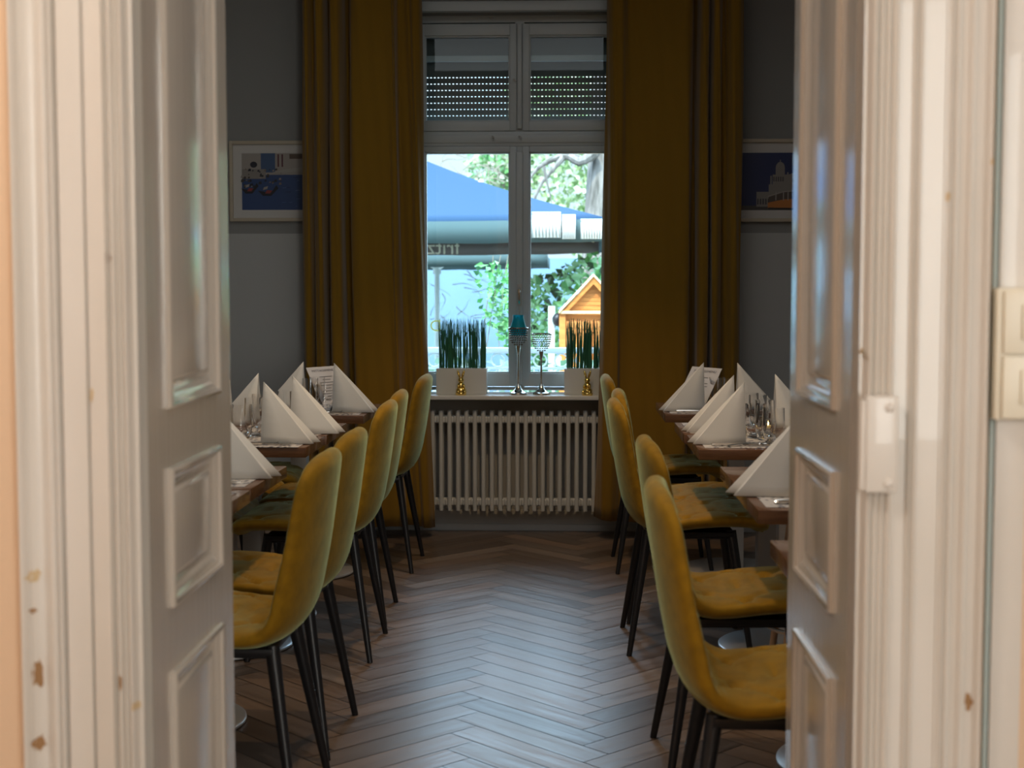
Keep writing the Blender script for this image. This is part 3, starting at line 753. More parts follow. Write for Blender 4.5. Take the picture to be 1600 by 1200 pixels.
# ------------------------------------------------------------ table settings
def napkin_mesh(sg, v=0):
    """ridge slopes toward +x*sg; apex above origin"""
    bm = NB(); h, L_ = .208+.006*v, .172
    A = Vector((0, 0, h)); n = 8
    lines = [Vector((0, -.060, 0)), Vector((sg*L_*.55, -.052, 0)), Vector((sg*L_, -.040, 0)), Vector((sg*(L_+.004), -.030, 0)), Vector((sg*(L_-.03), -.004, 0)), Vector((sg*(L_+.018), .024, 0)), Vector((sg*(L_+.010), .036, 0)), Vector((sg*L_*.5, .050, 0)), Vector((0, .058, 0))]
    prev = None
    for P_ in lines:
        col = []
        for i in range(1, n+1):
            t = i/n; p = A.lerp(P_, t)
            p.y += .006*math.sin(PI*t)*(1 if P_.y > 0 else -1)
            col.append(bm.verts.new(p))
        if prev:
            for i in range(n-1): bm.faces.new((prev[i], col[i], col[i+1], prev[i+1]))
            bm.faces.new((av, col[0], prev[0]))
        else: av = bm.verts.new(A)
        prev = col
    return bm
def make_napkin(sg, v=0):
    o = obj('folded_napkin', napkin_mesh(sg, v), M['napkin'], smooth=40)
    md = o.modifiers.new('layers', 'SOLIDIFY'); md.thickness = .0022; md.offset = -1
    return o
napP, napN = None, None
def put_napkin(x, y, sg, label, group, rz=0, z=.7535):
    global napP, napN
    src = napP if sg > 0 else napN
    if src is None:
        o = make_napkin(sg)
        if sg > 0: napP = o
        else: napN = o
    else: o = src.copy(); C.objects.link(o)
    o.location = (x, y, z); o.rotation_euler = (0, 0, rz); return tag(o, label, 'napkin', group)
def put_mat(x, y, label, z=.7502):
    b_ = NB(); box(b_, -.135, .135, -.195, .195, 0, .0016); o = obj('placemat', b_, M['placemat'], smooth=0); o.location = (x, y, z)
    return tag(o, label, 'placemat', 'printed paper placemats')
def fork_bm():
    b_ = NB()
    tube(b_, spline([(-.095, 0, .004), (-.06, 0, .005), (0, 0, .006), (.04, 0, .006), (.055, 0, .005)], 12), [.0035, .005, .005, .0045, .004, .0035, .003, .003, .003, .0032, .005, .008, .009], 8)
    for k in range(4): box(b_, .053, .098, -.0088+k*.0052, -.0064+k*.0052, .003, .0055)
    for v in b_.verts: v.co.z *= .9
    return b_
def knife_bm():
    b_ = NB()
    tube(b_, spline([(-.105, 0, .005), (-.07, 0, .006), (0, 0, .006)], 8), [.004, .006, .0065, .0065, .006, .006, .0055, .005, .004], 8)
    prism(b_, [(0, -.006, .0045), (.08, -.009, .0045), (.11, -.002, .0045), (.112, .005, .0045), (0, .005, .0045)], (0, 0, .0016))
    return b_
def spoon_bm():
    b_ = NB()
    tube(b_, spline([(-.09, 0, .004), (-.03, 0, .008), (.05, 0, .006)], 8), [.004, .005, .0045, .004, .003, .003, .003, .003, .004], 8)
    ball(b_, (.072, 0, .006), .019, 14, 8, sc=(1.35, .85, .25)); return b_
protos = {}
def put_cut(kind, x, y, rz, label, z=.7518):
    if kind not in protos:
        o = obj(kind, {'fork': fork_bm, 'knife': knife_bm, 'spoon': spoon_bm}[kind](), M['steel']); protos[kind] = o
    else: o = protos[kind].copy(); C.objects.link(o)
    o.location = (x, y, z); o.rotation_euler = (0, 0, rz); return tag(o, label, kind, 'cutlery on the tables')
def glass_bm(h, r0, r1):
    b_ = NB(); t = .0016
    out = [(0, .0), (r0*.75, .0), (r0*.95, .003), (r0*1.18, .02), (r1*1.08, h*.42), (r1*1.02, h*.75), (r1, h)]
    inn = [(r1-t, h), (r1*1.02-t, h*.75), (r1*1.08-t, h*.42), (r0*1.15-t, .024), (r0*.9-t, .012), (0, .009)]
    lathe(b_, out+inn, 28); return b_
def put_glass(kind, x, y, label, z=.7502):
    key = 'g'+kind
    if key not in protos:
        o = obj('drinking_glass', glass_bm(*{'tall': (.14, .024, .034), 'short': (.122, .028, .037)}[kind]), M['glass'], smooth=50); protos[key] = o
    else: o = protos[key].copy(); C.objects.link(o)
    o.location = (x, y, z); return tag(o, label, 'glass', 'clear drinking glasses on the tables')
def put_tealight(x, y, label, z=.7502):
    t = thing('tealight_holder', label, 'candle', (x, y, z), 0, 'lit tealights on the tables')
    b_ = NB(); lathe(b_, [(0, 0), (.026, 0), (.030, .01), (.032, .05), (.0305, .05), (.028, .01), (.0, .006)], 24); obj('holder', b_, M['glass'], t, smooth=50)
    b_ = NB(); lathe(b_, [(0, .0065), (.020, .0065), (.020, .022), (0, .022)], 20); obj('wax', b_, M['wax'], t)
    b_ = NB(); lathe(b_, [(0, .022), (.004, .028), (.0035, .036), (0, .046)], 10); obj('flame', b_, M['flame'], t)
# napkins with known picture positions: apex px, base y
def at(pxx, y): return X(pxx, y)
# left row
put_napkin(X(520, 6.02), 6.02, 1, 'white folded napkin on the left table nearest the window, aisle side', 'folded napkins on the left tables')
put_napkin(X(452, 5.12), 5.14, 1, 'white folded napkin on the second left table, aisle side', 'folded napkins on the left tables')
put_napkin(X(406, 4.78), 4.80, 1, 'white folded napkin on the third left table, aisle side', 'folded napkins on the left tables')
put_napkin(X(322, 3.90), 3.92, 1, 'white folded napkin cut by the left door leaf, on the fourth left table', 'folded napkins on the left tables')
put_napkin(X(470, 6.1), 6.12, -1, 'white folded napkin on the left table nearest the window, wall side', 'folded napkins on the left tables')
put_napkin(X(397, 5.25), 5.28, -1, 'white folded napkin on the second left table, wall side', 'folded napkins on the left tables')
put_napkin(X(350, 4.86), 4.90, -1, 'white folded napkin on the third left table, wall side', 'folded napkins on the left tables')
# right row
put_napkin(X(1099, 6.12), 6.12, -1, 'white folded napkin on the right table nearest the window, aisle side', 'folded napkins on the right tables')
put_napkin(X(1147, 5.22), 5.24, -1, 'white folded napkin on the second right table, aisle side', 'folded napkins on the right tables')
put_napkin(X(1163, 4.83), 4.84, -1, 'white folded napkin on the third right table, aisle side', 'folded napkins on the right tables')
put_napkin(X(1250, 3.66), 3.64, -1, 'white folded napkin cut by the right door leaf, on the fifth right table', 'folded napkins on the right tables')
put_napkin(X(1153, 6.06), 6.1, 1, 'white folded napkin on the right table nearest the window, wall side', 'folded napkins on the right tables')
put_napkin(X(1211, 5.28), 5.3, 1, 'white folded napkin on the second right table, wall side', 'folded napkins on the right tables')
# placemats + cutlery
def place(side, k, xe, yc_, wallside=True):
    sg = 1 if side == 'right' else -1
    nm = tn[k] if not (side == 'left' and k == 4) else 'nearest the doorway'
    put_mat(xe+sg*.16, yc_, 'printed grey placemat, aisle side of the %s table %s' % (side, nm))
    put_cut('fork', xe+sg*.16, yc_-.125, R(4)*sg, 'steel fork on the aisle side placemat of the %s table %s' % (side, nm))
    put_cut('knife', xe+sg*.155, yc_-.150, R(-3)*sg, 'steel knife on the aisle side placemat of the %s table %s' % (side, nm))
    put_cut('spoon', xe+sg*.16, yc_+.15, R(2)*sg, 'steel spoon on the aisle side placemat of the %s table %s' % (side, nm))
    if wallside: put_mat(xe+sg*.54, yc_, 'printed grey placemat, wall side of the %s table %s' % (side, nm))
for k, yy in ((0, 6.08), (1, 5.28), (2, 4.865), (3, 3.925), (4, 3.44)): place('left', k, left_t[k][2], yy)
for k, yy in ((0, 6.2), (1, 5.38), (2, 4.90), (4, 3.62)): place('right', k, right_t[k][2], yy)
put_cut('spoon', X(1172, 4.76), 4.76, R(25), 'steel dessert spoon lying beside the napkin on the third right table', .752)
# glasses (x px, depth)
for pxx, y, kd, lb in [(372, 4.93, 'short', 'short glass behind the napkins of the third left table, by the door leaf'), (393, 5.0, 'tall', 'tall glass between the wall side and aisle side napkins of the third left table'),
                       (404, 5.18, 'tall', 'slim glass half hidden behind the third left napkin'), (438, 5.32, 'tall', 'tall glass behind the second left napkin'),
                       (482, 6.1, 'tall', 'left tall glass beside the menu card on the left table nearest the window'), (493, 6.18, 'tall', 'middle tall glass beside the menu card on the left table nearest the window'), (505, 6.0, 'short', 'glass in front of the menu card on the left table nearest the window'),
                       (1120, 6.25, 'tall', 'tall glass right of the menu card on the right table nearest the window'), (1133, 6.18, 'tall', 'second glass from the menu card on the right table nearest the window'),
                       (1170, 5.30, 'tall', 'tall glass behind the napkin of the second right table'), (1184, 5.2, 'tall', 'tall glass in the middle of the second right table'), (1194, 4.96, 'tall', 'tall glass in the middle of the third right table'), (1208, 4.86, 'short', 'short glass nearest the right door leaf on the third right table'), (1180, 5.02, 'short', 'short glass beside the third right napkin')]:
    put_glass(kd, X(pxx, y), y, 'clear '+lb)
put_tealight(X(507, 6.2), 6.22, 'small lit tealight behind glasses on the left table nearest the window')
put_tealight(X(1198, 5.15), 5.14, 'small lit tealight behind glasses on the third right table'.replace('third', 'second'))
# menu cards
def menu(x, y, sg, label):
    t = thing('menu_card', label, 'menu card', (x, y, .752), 0, 'menu cards on the window side tables')
    a = Vector((.106*sg, .08, .004)); d = Vector((.067*sg, -.077, -.125))*1.38
    O = Vector((0, 0, .2)) ; O.z = -d.z+.002; O.x = 0
    nrm = a.cross(d).normalized()
    if nrm.y > 0: nrm = -nrm
    b_ = NB(); prism(b_, [O, O+a*1.15, O+a*1.15+d, O+d], nrm*-.0016); obj('card', b_, M['paper'], t, smooth=0)
    ax = a.normalized()*sg; up = -d.normalized()
    up = nrm.cross(ax) if nrm.cross(ax).z > 0 else -nrm.cross(ax)
    rot = Matrix((ax, up, nrm)).transposed().to_euler()
    cen = O+a*.575
    text_obj('heading', 'MITTAGSMENÜ', .0165, M['ink'], t, cen+d*.10+nrm*.0012, rot, .0002)
    b_ = NB()
    for k in range(9):
        c = cen+d*(.25+.07*k)+nrm*.001; L_ = (.030, .018, .04, .045, .02, .042, .045, .03, .045)[k]
        prism(b_, [c-ax*L_-up*.0016, c+ax*L_-up*.0016, c+ax*L_+up*.0016, c-ax*L_+up*.0016], nrm*.0003)
    obj('printed_lines', b_, M['ink'], t, smooth=0)
menu(X(478, 6.3), 6.26, 1, 'white menu card leaning on the left table nearest the window')
menu(X(1126, 6.3), 6.26, -1, 'white menu card leaning on the right table nearest the window')

# stool with chrome ring seen behind the right chairs
stt = thing('bar_stool', 'wooden legged stool with a chrome foot ring beside the right door leaf', 'stool', (.80, 4.45, 0))
for k in range(4):
    a = PI/4+k*PI/2; b_ = NB(); tube(b_, [(.20*math.cos(a), .20*math.sin(a), 0), (.10*math.cos(a), .10*math.sin(a), .61)], [.010, .015], 12); obj('leg', b_, M['stoolwood'], stt)
b_ = NB(); tube(b_, [(.165*math.cos(2*PI*k/32), .165*math.sin(2*PI*k/32), .22) for k in range(33)], .007, 10, cap=False); obj('foot_ring', b_, M['silver'], stt)
b_ = NB(); lathe(b_, [(0, .60), (.15, .60), (.165, .612), (.165, .63), (.15, .645), (0, .65)], 32); obj('seat', b_, M['stoolwood'], stt)

# ============================================================ SILL OBJECTS
zs = .7272
def planter(x0, x1, y0, y1, z1, label, seed):
    cx_, cy = (x0+x1)/2, (y0+y1)/2; hx, hy = (x1-x0)/2, (y1-y0)/2
    t = thing('planter', label, 'potted plant', (cx_, cy, zs), 0, 'planters on the window sill')
    h = z1-zs; b_ = NB(); box(b_, -hx, hx, -hy, hy, 0, h, bev=.002)
    # hollow top
    box(b_, -hx+.006, hx-.006, -hy+.006, hy-.006, h-.001, h+.0006)
    obj('pot', b_, M['pot'], t)
    random.seed(seed); b_ = NB(); ns = 190; cols = []
    for k in range(ns):
        x = random.uniform(-hx+.012, hx-.008); y = random.uniform(-hy+.015, hy-.015); L_ = random.uniform(.225, .262); r_ = random.uniform(.0013, .0025)
        dx, dy = random.gauss(0, .004), random.gauss(0, .005)
        pts = [(x, y, h), (x+dx*.5, y+dy*.5, h+L_*.35), (x+dx, y+dy, h+L_*.7), (x+dx*1.5, y+dy*1.3, h+L_)]
        if random.random() < .18: pts[-1] = (x+random.uniform(-.03, .03), y, h+L_*random.uniform(.86, .95))
        n0 = len(b_.faces); tube(b_, pts, [r_, r_, r_*.85, r_*.4], 6)
        g = random.uniform(.6, 1.4); cols += [(.04*g, .17*g, .085*g)]*(len(b_.faces)-n0)
    o = obj('stems', b_, M['stem'], t); o['kind'] = 'stuff'; tint(o, lambda p: cols[p.index])
planter(X(681, 7.36), X(760, 7.36), 7.36, 7.46, Zt(576, 7.36), 'white box planter of upright green horsetail, left on the sill', 3)
planter(X(882, 7.36), X(882, 7.36)+.262, 7.36, 7.46, Zt(576, 7.36), 'white box planter of upright green horsetail, right on the sill', 5)
def bunny(x, label, rz):
    t = obj('bunny_figurine', bunny_bm(), M['gold'], smooth=60); t.location = (x, 7.315, zs); t.rotation_euler = (0, 0, rz)
    return tag(t, label, 'figurine', 'gold bunny figurines on the sill')
def bunny_bm():
    b_ = NB()
    lathe(b_, [(0, 0), (.026, 0), (.029, .008), (.027, .014), (.022, .018)], 24)
    ball(b_, (0, 0, .022), .027, 24, 14, sc=(1, .85, .8)); ball(b_, (0, 0, .048), .020, 20, 12, sc=(1, .85, 1.05))
    for s in (-1, 1):
        ball(b_, (s*.017, -.012, .016), .013, 14, 8, sc=(.8, 1.1, 1)); ball(b_, (s*.015, -.012, .044), .0075, 12, 8, sc=(.8, 1, 1.5))
        ball(b_, (s*.009, -.019, .033), .006, 10, 6)
        tube(b_, spline([(s*.006, 0, .088), (s*.010, .001, .104), (s*.015, .002, .120), (s*.017, .002, .129)], 8), [.004, .005, .006, .0065, .0065, .006, .005, .004, .0015], 10)
    ball(b_, (0, -.001, .077), .0155, 20, 12, sc=(1, .95, 1)); ball(b_, (0, -.014, .073), .007, 12, 8, sc=(1.2, 1, .8)); ball(b_, (0, .024, .014), .009, 10, 8)
    return b_
bunny(X(720, 7.315), 'shiny gold bunny figurine in front of the left planter', R(8)); bunny(X(918, 7.315), 'shiny gold bunny figurine in front of the right planter', R(-15))
def candle_stand(x, ytop, label, shade):
    """silver stand, beaded cup between cup bottom and rim"""
    y = 7.35; t = thing('candle_stand', label, 'candle holder', (x, y, zs), 0, 'silver candle stands on the sill')
    zc, zr = ytop
    b_ = NB(); lathe(b_, [(0, 0), (.046, 0), (.048, .004), (.046, .012), (.030, .018), (.018, .030), (.010, .048), (.007, .056), (.0045, .07), (.0045, zc-.05), (.008, zc-.045), (.006, zc-.038), (.010, zc-.02), (.012, zc), (.0, zc)], 32); obj('stand', b_, M['silver'], t)
    prof_ = [(.012, 0), (.030, .14), (.042, .36), (.0455, .62), (.048, .85), (.051, 1.0)]
    b_ = NB(); H_ = zr-zc
    def rad_(u):
        for (a, ua), (b, ub) in zip(prof_, prof_[1:]):
            if u <= ub: return a+(b-a)*(u-ua)/(ub-ua)
        return .05
    cup = NB(); lathe(cup, [(rad_(u/10), zc+H_*u/10) for u in range(11)]+[(rad_(u/10)-.0012, zc+H_*u/10) for u in range(10, -1, -1)], 28)
    n = 8
    for i in range(n):
        u = (i+.5)/n; rr = rad_(u); m_ = max(10, int(rr*2*PI/.0125))
        for k in range(m_):
            a = 2*PI*(k+.5*(i % 2))/m_; ball(b_, (rr*math.cos(a), rr*math.sin(a), zc+H_*u), .0043, 6, 4)
    o = obj('beaded_cup', b_, M['silver'], t)
    tube(b2 := NB(), [(rad_(1)*math.cos(2*PI*k/28), rad_(1)*math.sin(2*PI*k/28), zr) for k in range(29)], .0022, 6, cap=False); obj('rim', b2, M['silver'], t)
    cup.free()
    if shade: cg = NB(); lathe(cg, [(rad_(u/10)-.006, zc+H_*u/10) for u in range(6, 11)]+[(rad_(u/10)-.0075, zc+H_*u/10) for u in range(10, 5, -1)], 24, closed=True)
    if shade: obj('glass_liner', cg, M['teal'], t, smooth=60)
    if shade:
        b3 = NB(); lathe(b3, [(.043, zr+.003), (.036, zr+.02), (.028, zr+.048), (.0275, zr+.062), (.030, zr+.066), (.0285, zr+.066), (.026, zr+.062), (.0265, zr+.048), (.0345, zr+.02), (.0415, zr+.003)], 28, closed=True)
        obj('glass_shade', b3, M['teal'], t, smooth=60)
zq = lambda p: Zt(p, 7.35)-zs
candle_stand(X(810, 7.35), (zq(540), zq(512)), 'silver candle stand with beaded cup and turquoise glass top, on the sill', True)
candle_stand(X(846, 7.35), (zq(549), zq(521)), 'silver candle stand with open beaded glass cup, on the sill', False)

# ============================================================ OUTSIDE
b_ = NB(); box(b_, -25, 25, YB+.3, 60, -.9, -.7); g_ = struct('terrace_ground', b_, M['terrace'], smooth=0)
# railing with rings
yr = 8.7
rl = thing('terrace_railing', 'pale iron railing with a row of rings outside the window', 'railing', (0, yr, -.7))
b_ = NB(); zt = Zt(543, yr)+.7
box(b_, -2.6, 2.2, -.02, .02, zt-.035, zt, bev=.006); obj('top_rail', b_, M['white_paint'], rl)
b_ = NB(); box(b_, -2.6, 2.2, -.01, .01, zt-.135, zt-.12); box(b_, -2.6, 2.2, -.01, .01, .1, .125); obj('lower_rail', b_, M['white_paint'], rl)
b_ = NB()
for k in range(36):
    xx = -2.5+k*.13; tube(b_, [(xx+.04*math.cos(2*PI*j/20), 0, zt-.078+.04*math.sin(2*PI*j/20)) for j in range(21)], .005, 6, cap=False)
obj('ring_frieze', b_, M['white_paint'], rl)
b_ = NB()
for k in range(19): tube(b_, [(-2.5+k*.26, 0, .1), (-2.5+k*.26, 0, zt-.12)], .007, 6)
for xx in (-2.5, -.9, .68, 2.1): box(b_, xx-.015, xx+.015, -.015, .015, 0, zt-.02)
obj('bars', b_, M['white_paint'], rl)
# parasol
def parasol(name, label, cx_, cy, hs, ze, za, vh, mc, mv, fore=True, text=None, mv2=None):
    t = thing(name, label, 'parasol', (cx_, cy, -.7)); ze += .7; za += .7
    b_ = NB(); cs = [(-hs, -hs), (hs, -hs), (hs, hs), (-hs, hs)]; n = 10
    for i in range(4):
        a, b = cs[i], cs[(i+1) % 4]; rows_ = []
        for r_ in range(n+1):
            u = r_/n; z = za+(ze-za)*u-.05*math.sin(PI*u)
            rows_.append([b_.verts.new((( a[0]+(b[0]-a[0])*k/8)*u, (a[1]+(b[1]-a[1])*k/8)*u, z-.02*math.sin(PI*k/8)*u)) for k in range(9)])
        for r_ in range(n):
            for k in range(8):
                b_.faces.new((rows_[r_][k], rows_[r_][k+1], rows_[r_+1][k+1], rows_[r_+1][k]))
    bmesh.ops.remove_doubles(b_, verts=b_.verts, dist=.001)
    cp = obj('canopy', b_, mc, t, smooth=20); md = cp.modifiers.new('cloth', 'SOLIDIFY'); md.thickness = .004
    for i in range(4):
        a, b = cs[i], cs[(i+1) % 4]; b_ = NB(); rows_ = []
        for r_ in range(2): rows_.append([b_.verts.new((a[0]+(b[0]-a[0])*k/16, a[1]+(b[1]-a[1])*k/16, ze-.02*math.sin(PI*k/16)-vh*r_+(.004*math.sin(k*2) if r_ else 0))) for k in range(17)])
        for k in range(16): b_.faces.new((rows_[0][k], rows_[0][k+1], rows_[1][k+1], rows_[1][k]))
        v = obj('valance', b_, mv2 if (mv2 and i == 2) else mv, t, smooth=30); md = v.modifiers.new('cloth', 'SOLIDIFY'); md.thickness = .003
    b_ = NB(); tube(b_, [(0, 0, 0), (0, 0, za-.02)], .032, 14); obj('pole', b_, M['pale'], t)
    for c_ in cs:
        b_ = NB(); tube(b_, [(c_[0]*.02, c_[1]*.02, za-.13), (c_[0]*.97, c_[1]*.97, ze-.05)], .015, 8); obj('rib', b_, M['pinetrim'], t)
        b_ = NB(); tube(b_, [(0, 0, ze-.16), (c_[0]*.45, c_[1]*.45, ze+(za-ze)*.5)], .018, 8); obj('strut', b_, M['pinetrim'] if fore else M['pale'], t)
    b_ = NB(); tube(b_, [(0, 0, ze-.22), (0, 0, ze-.10)], .05, 12); obj('hub', b_, M['pale'], t)
    if text:
        for s_, dx, yy, dz, sz in text:
            text_obj('lettering', s_, sz, M['white'], t, (dx, yy, ze-vh*.5+dz), (PI/2, 0, 0), .002, -1)
    return t
hs = 2.0; cyp = 13.5; cxp = X(953, 11.5)-hs
par = parasol('parasol', 'large blue parasol with a grey green valance outside the window', cxp, cyp, hs, Zt(343, 11.5), Zt(231, 13.5), .18, M['blue'], M['valance'], mv2=M['valance2'],
        text=[('fritz-kola', X(660, 15.4)-cxp, hs-.012, -.03, .22), ('kola', X(653, 11.48)-cxp, -hs+.012, .0, .18)])
parasol('parasol', 'second parasol on a pale pole further back, under the blue parasol edge', X(683, 17.2), 17.2, 1.35, Zt(396, 15.8), Zt(345, 17), .13, M['blue'], M['valance'], fore=False)
# white pleats before the blue parasol, standing in for a pane reflection
def pleats(px0, px1, py0, py1, y, label, seed):
    random.seed(seed); b_ = NB(); n = 60; rows_ = [[], []]
    x0, x1 = X(px0, y), X(px1, y)
    for k in range(n+1):
        u = k/n; d = .015*math.sin(u*n*.9)
        for r_, zz in enumerate((Zt(py0, y), Zt(py1, y))): rows_[r_].append(b_.verts.new((x0+(x1-x0)*u, y+d, zz)))
    for k in range(n): b_.faces.new((rows_[0][k], rows_[0][k+1], rows_[1][k+1], rows_[1][k]))
    o = obj('reflection_pleats', b_, M['napkin'], par, smooth=60); o.location = (-par.location.x, -par.location.y, .7); o['label'] = label; md = o.modifiers.new('cloth', 'SOLIDIFY'); md.thickness = .003
    b2 = NB(); tube(b2, [(x0, y, Zt(py0, y)), (x1, y, Zt(py0, y))], .01, 8)
    obj('rail', b2, M['pale'], o)
pleats(831, 876, 334, 372, 11.46, 'white pleats standing in for a reflection in the right pane, left one', 1)
pleats(878, 899, 338, 374, 11.47, 'narrow white pleats standing in for a reflection in the right pane, middle one', 2)
pleats(907, 942, 345, 374, 11.46, 'white pleats standing in for a reflection in the pane, beside the tree trunk', 3)
# kiosk
yk2 = 11.2
kx = X(927, yk2); kw = (927-873)/F_*yk2
ks = thing('wooden_kiosk', 'orange stained wooden cabinet with a gabled roof on the terrace', 'cabinet', (kx, yk2, -.7))
zp, ze_ = Zt(432, yk2)+.7, Zt(484, yk2)+.7; bw = kw-.03
b_ = NB(); box(b_, -bw, bw, .02, .45, .12, ze_)
for k in range(14):
    z0 = .2+k*.11
    if z0 < ze_-.12: box(b_, -bw+.05, bw-.05, .008, .02, z0, z0+.1, bev=.004)
obj('body', b_, M['pinelight'], ks, smooth=0)
b_ = NB(); prism(b_, [(-bw, .03, ze_), (bw, .03, ze_), (0, .03, zp-.03)], (0, .4, 0))
nb = 7
for k in range(nb):
    u0, u1 = k/nb, (k+.92)/nb; hh = zp-.03-ze_
    prism(b_, [(-bw*(1-u0)*.95, .03, ze_+hh*u0), (bw*(1-u0)*.95, .03, ze_+hh*u0), (bw*(1-u1)*.95, .03, ze_+hh*u1), (-bw*(1-u1)*.95, .03, ze_+hh*u1)], (0, -.012, 0))
obj('gable', b_, M['pinelight'], ks, smooth=0)
for s in (-1, 1):
    b_ = NB(); prism(b_, [(0, -.05, zp), (s*kw, -.05, ze_-.03), (s*kw, -.05, ze_-.01), (0, -.05, zp+.022)], (0, .55, 0)); obj('roof_panel', b_, M['pinetrim'], ks, smooth=0)
    b_ = NB(); prism(b_, [(0, -.035, zp-.002), (s*(kw-.01), -.035, ze_-.035), (s*(kw-.05), -.035, ze_-.035), (0, -.035, zp-.06)], (0, .02, 0)); obj('barge_board', b_, M['pinelight'], ks, smooth=0)
    b_ = NB(); box(b_, s*bw-.025, s*bw+.025, -.02, .03, 0, ze_, bev=.004); obj('corner_post', b_, M['pinelight'], ks)
    b_ = NB(); box(b_, min(s*.01, s*(bw-.03)), max(s*.01, s*(bw-.03)), -.01, .01, .25, ze_-.09, bev=.004); dd = obj('cabinet_door', b_, M['pinelight'], ks)
    b_ = NB(); ball(b_, (s*.035, -.02, .9), .012); obj('door_knob', b_, M['column'], dd)
b_ = NB(); box(b_, -bw-.02, bw+.02, -.04, 0, ze_-.03, ze_-.008, bev=.003); obj('front_rail', b_, M['pinetrim'], ks)
# pale blue garden wall
b_ = NB(); box(b_, -9, 3, 21.0, 21.25, -.7, 1.72, bev=.01); tag(obj('garden_wall', b_, M['bluewall']), 'long pale blue rendered wall behind the parasols', 'garden wall')
# foliage helpers
def leaves(bm, n, region, size, cols, palette, seed, heart=False):
    random.seed(seed)
    for k in range(n):
        p = Vector(region())
        nrm = Vector((random.gauss(0, 1), random.gauss(0, 1)-1.2, random.gauss(0, 1)+.6)).normalized()
        u = nrm.orthogonal().normalized(); u = Matrix.Rotation(random.uniform(0, 2*PI), 3, nrm) @ u; v = nrm.cross(u)
        s = size*random.uniform(.6, 1.35); f_ = nrm*s*.18
        a = p-u*s*.6; b = p+u*s*.7; c1 = p+v*s*.42+f_-u*s*.15; c2 = p-v*s*.42+f_-u*s*.15
        va, vb, v1, v2 = (bm.verts.new(x) for x in (a, b, c1, c2))
        bm.faces.new((va, v1, vb)); bm.faces.new((va, vb, v2))
        base = random.choice(palette); g = random.uniform(.75, 1.25); c = tuple(min(1, x*g) for x in base); cols += [c, c]
def foliage(name, parent, n, region, size, palette, seed):
    bm = NB(); cols = []; leaves(bm, n, region, size, cols, palette, seed)
    me = bpy.data.meshes.new(name); bm.to_mesh(me); bm.free(); me.materials.append(M['leaf'])
    o = bpy.data.objects.new(name, me); C.objects.link(o); tint(o, lambda p: cols[p.index])
    if parent: o.parent = parent
    return o
G1 = [(.14, .36, .10), (.22, .46, .16), (.08, .24, .08), (.32, .55, .30)]
G2 = [(.34, .44, .20), (.55, .60, .40), (.20, .32, .12), (.70, .70, .55), (.12, .2, .07)]
# hedge right behind the parasol edge
def hedge_reg():
    x = random.uniform(-.5, 2.6); z = random.uniform(-.7, 1.50+.12*math.sin(x*5)); return (x, 13.0+random.uniform(0, 1.2)+.8*math.sin(x*2), z)
tag(foliage('hedge', None, 6500, hedge_reg, .075, G1+[(.03, .07, .03), (.3, .5, .28)], 7), 'dense bright green hedge behind the wooden kiosk', 'hedge')
# ivy cascade near the window
iv = thing('ivy', 'trailing green ivy hanging in front of the pale blue wall', 'ivy', (0, 9.6, 0))
def ivy_reg():
    while True:
        a, b = random.gauss(.75, .26), random.random()
        pxx = 735+65*min(max(a, 0), 1.25); py = 410+150*b
        lim = 735+ (py-470)*.75 if py > 470 else 738
        if pxx > lim+random.uniform(-4, 4) and pxx < 832: return (X(pxx, 9.6), 9.6+random.uniform(-.12, .25), Zt(py, 9.6))
o = foliage('foliage', iv, 300, ivy_reg, .042, [(.06, .24, .06), (.11, .34, .09), (.20, .44, .16), (.035, .13, .05)], 9); o.location = (0, -9.6, 0)
for k in range(5):
    b_ = NB(); random.seed(k+30); p = [(X(770+k*12, 9.6), .05, 1.5)]
    for j in range(5): p.append((p[-1][0]+random.uniform(-.03, .02), .05+random.uniform(-.03, .03), p[-1][2]-.13))
    tube(b_, p, .003, 5); obj('stem', b_, M['twig'], iv)
# tree trunk and branches
yt = 16.3
tr_ = thing('tree', 'big grey barked tree with bare branches outside the right pane', 'tree', (X(940, yt), yt, -.7))
b_ = NB(); tube(b_, spline([(.02, 0, 0), (.0, 0, 1.0), (-.02, 0, 2.0), (.02, .05, 3.0), (.06, .1, 4.2), (.1, .1, 5.4)], 24), [.26-.004*k for k in range(25)], 18)
random.seed(2)
for v in b_.verts: v.co.x += random.gauss(0, .008); v.co.y += random.gauss(0, .008)
obj('trunk', b_, M['bark'], tr_)
def branch(pts_px, y, r0, name='branch'):
    b_ = NB(); P_ = [(X(a, y)-tr_.location.x, y-yt, Zt(b, y)+.7) for a, b in pts_px]
    n = 14; tube(b_, spline(P_, n), [r0*(1-.8*i/n) for i in range(n+1)], 8); obj(name, b_, M['bark'], tr_)
branch([(930, 240), (905, 255), (885, 246), (862, 252), (840, 265), (825, 285)], 16.1, .06)
branch([(880, 248), (868, 262), (848, 285), (836, 310), (828, 330)], 16.0, .035)
branch([(940, 225), (920, 252), (890, 243), (870, 238), (840, 243)], 16.2, .045)
branch([(850, 262), (853, 280), (858, 300), (862, 320)], 15.9, .02)
rnd = random.Random(8)
tw_ = NB()
for k in range(34):
    a, b = rnd.uniform(660, 800), rnd.uniform(236, 300); y = rnd.uniform(17, 19); p = []
    an = rnd.uniform(0, 2*PI)
    for j in range(6): p.append((X(a, y)-tr_.location.x, y-yt, Zt(b, y)+.7)); an += rnd.gauss(0, .35); a += 9*math.cos(an); b += 6*math.sin(an)
    tube(tw_, spline(p, 8), [.013*(1-.09*i) for i in range(9)], 4)
o = obj('twigs', tw_, M['twig'], tr_); o['kind'] = 'stuff'
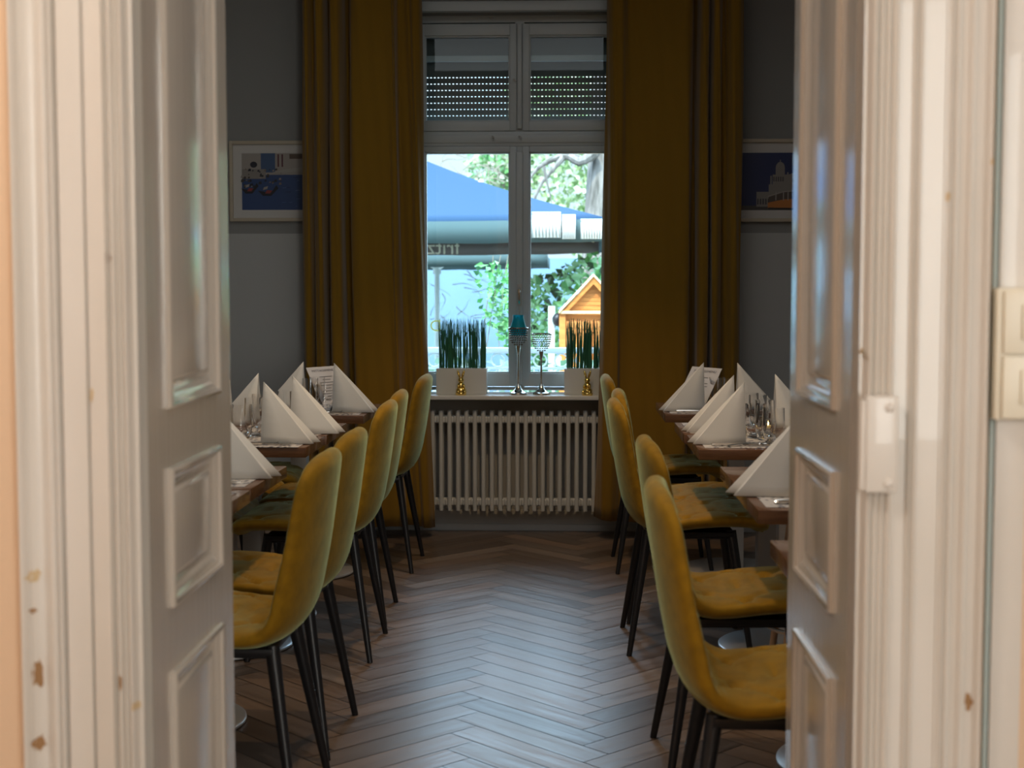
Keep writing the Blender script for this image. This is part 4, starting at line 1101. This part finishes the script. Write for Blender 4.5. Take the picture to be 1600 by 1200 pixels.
# bare twigs in front of the blue wall
bs = NB(); rnd = random.Random(5)
for k in range(16):
    a, b = rnd.uniform(668, 740), rnd.uniform(420, 500); y = 18.5; p = []; an = rnd.uniform(-.8, .8)
    for j in range(6): p.append((X(a, y), y, Zt(b, y))); an += rnd.gauss(0, .3); a += 8*math.cos(an); b += 6*math.sin(an)
    tube(bs, spline(p, 8), [.008*(1-.1*i) for i in range(9)], 4)
tag(obj('bare_shrub', bs, M['twig']), 'thin bare twigs in front of the pale blue wall', 'shrub')
# bright trees behind
def bigtree(x, y, z0, rx, rz, n, seed, label, pal):
    t = thing('background_tree', label, 'tree', (x, y, -.7), 0, 'sunlit trees behind the terrace')
    b_ = NB(); tube(b_, [(0, 0, 0), (0, 0, z0+.7)], [.3, .15], 10); obj('trunk', b_, M['bark'], t)
    def reg():
        while True:
            a, b, c = random.uniform(-1, 1), random.uniform(-1, 1), random.uniform(-1, 1)
            if a*a+b*b+c*c < 1: return (a*rx, b*rx*.6, z0+.7+c*rz)
    foliage('foliage', t, n, reg, .11, pal, seed)
bigtree(2.0, 26, 4.2, 3.2, 2.9, 15000, 41, 'sunlit pale green tree filling the view above the right pane', G2)
bigtree(-1.15, 26, 3.4, .72, .6, 900, 42, 'loose sunlit green tree above the left parasol edge', G1+G2)
# low plants and a chair back seen below the railing level
def low_reg(): return (random.uniform(-2.8, 2.2), 9.4+random.uniform(0, .5), random.uniform(-.7, .80))
tag(foliage('terrace_shrubs', None, 2600, low_reg, .07, [(.22, .34, .24), (.36, .44, .36), (.12, .22, .12), (.45, .5, .42)], 12), 'low pale green shrubs behind the terrace railing', 'shrubs')
# black pot on a post beside the kiosk
pp = thing('flowerpot_post', 'slim grey post with a dark round lantern beside the kiosk', 'flowerpot', (X(862, 11.6), 11.6, -.7))
b_ = NB(); box(b_, -.028, .028, -.028, .028, 0, Zt(478, 11.6)+.7, bev=.004); obj('post', b_, M['pale'], pp)
b_ = NB(); ball(b_, (.05, -.06, Zt(499, 11.6)+.7), .045, 16, 10, sc=(1, 1, 1.2)); obj('flowerpot_body', b_, M['black'], pp)
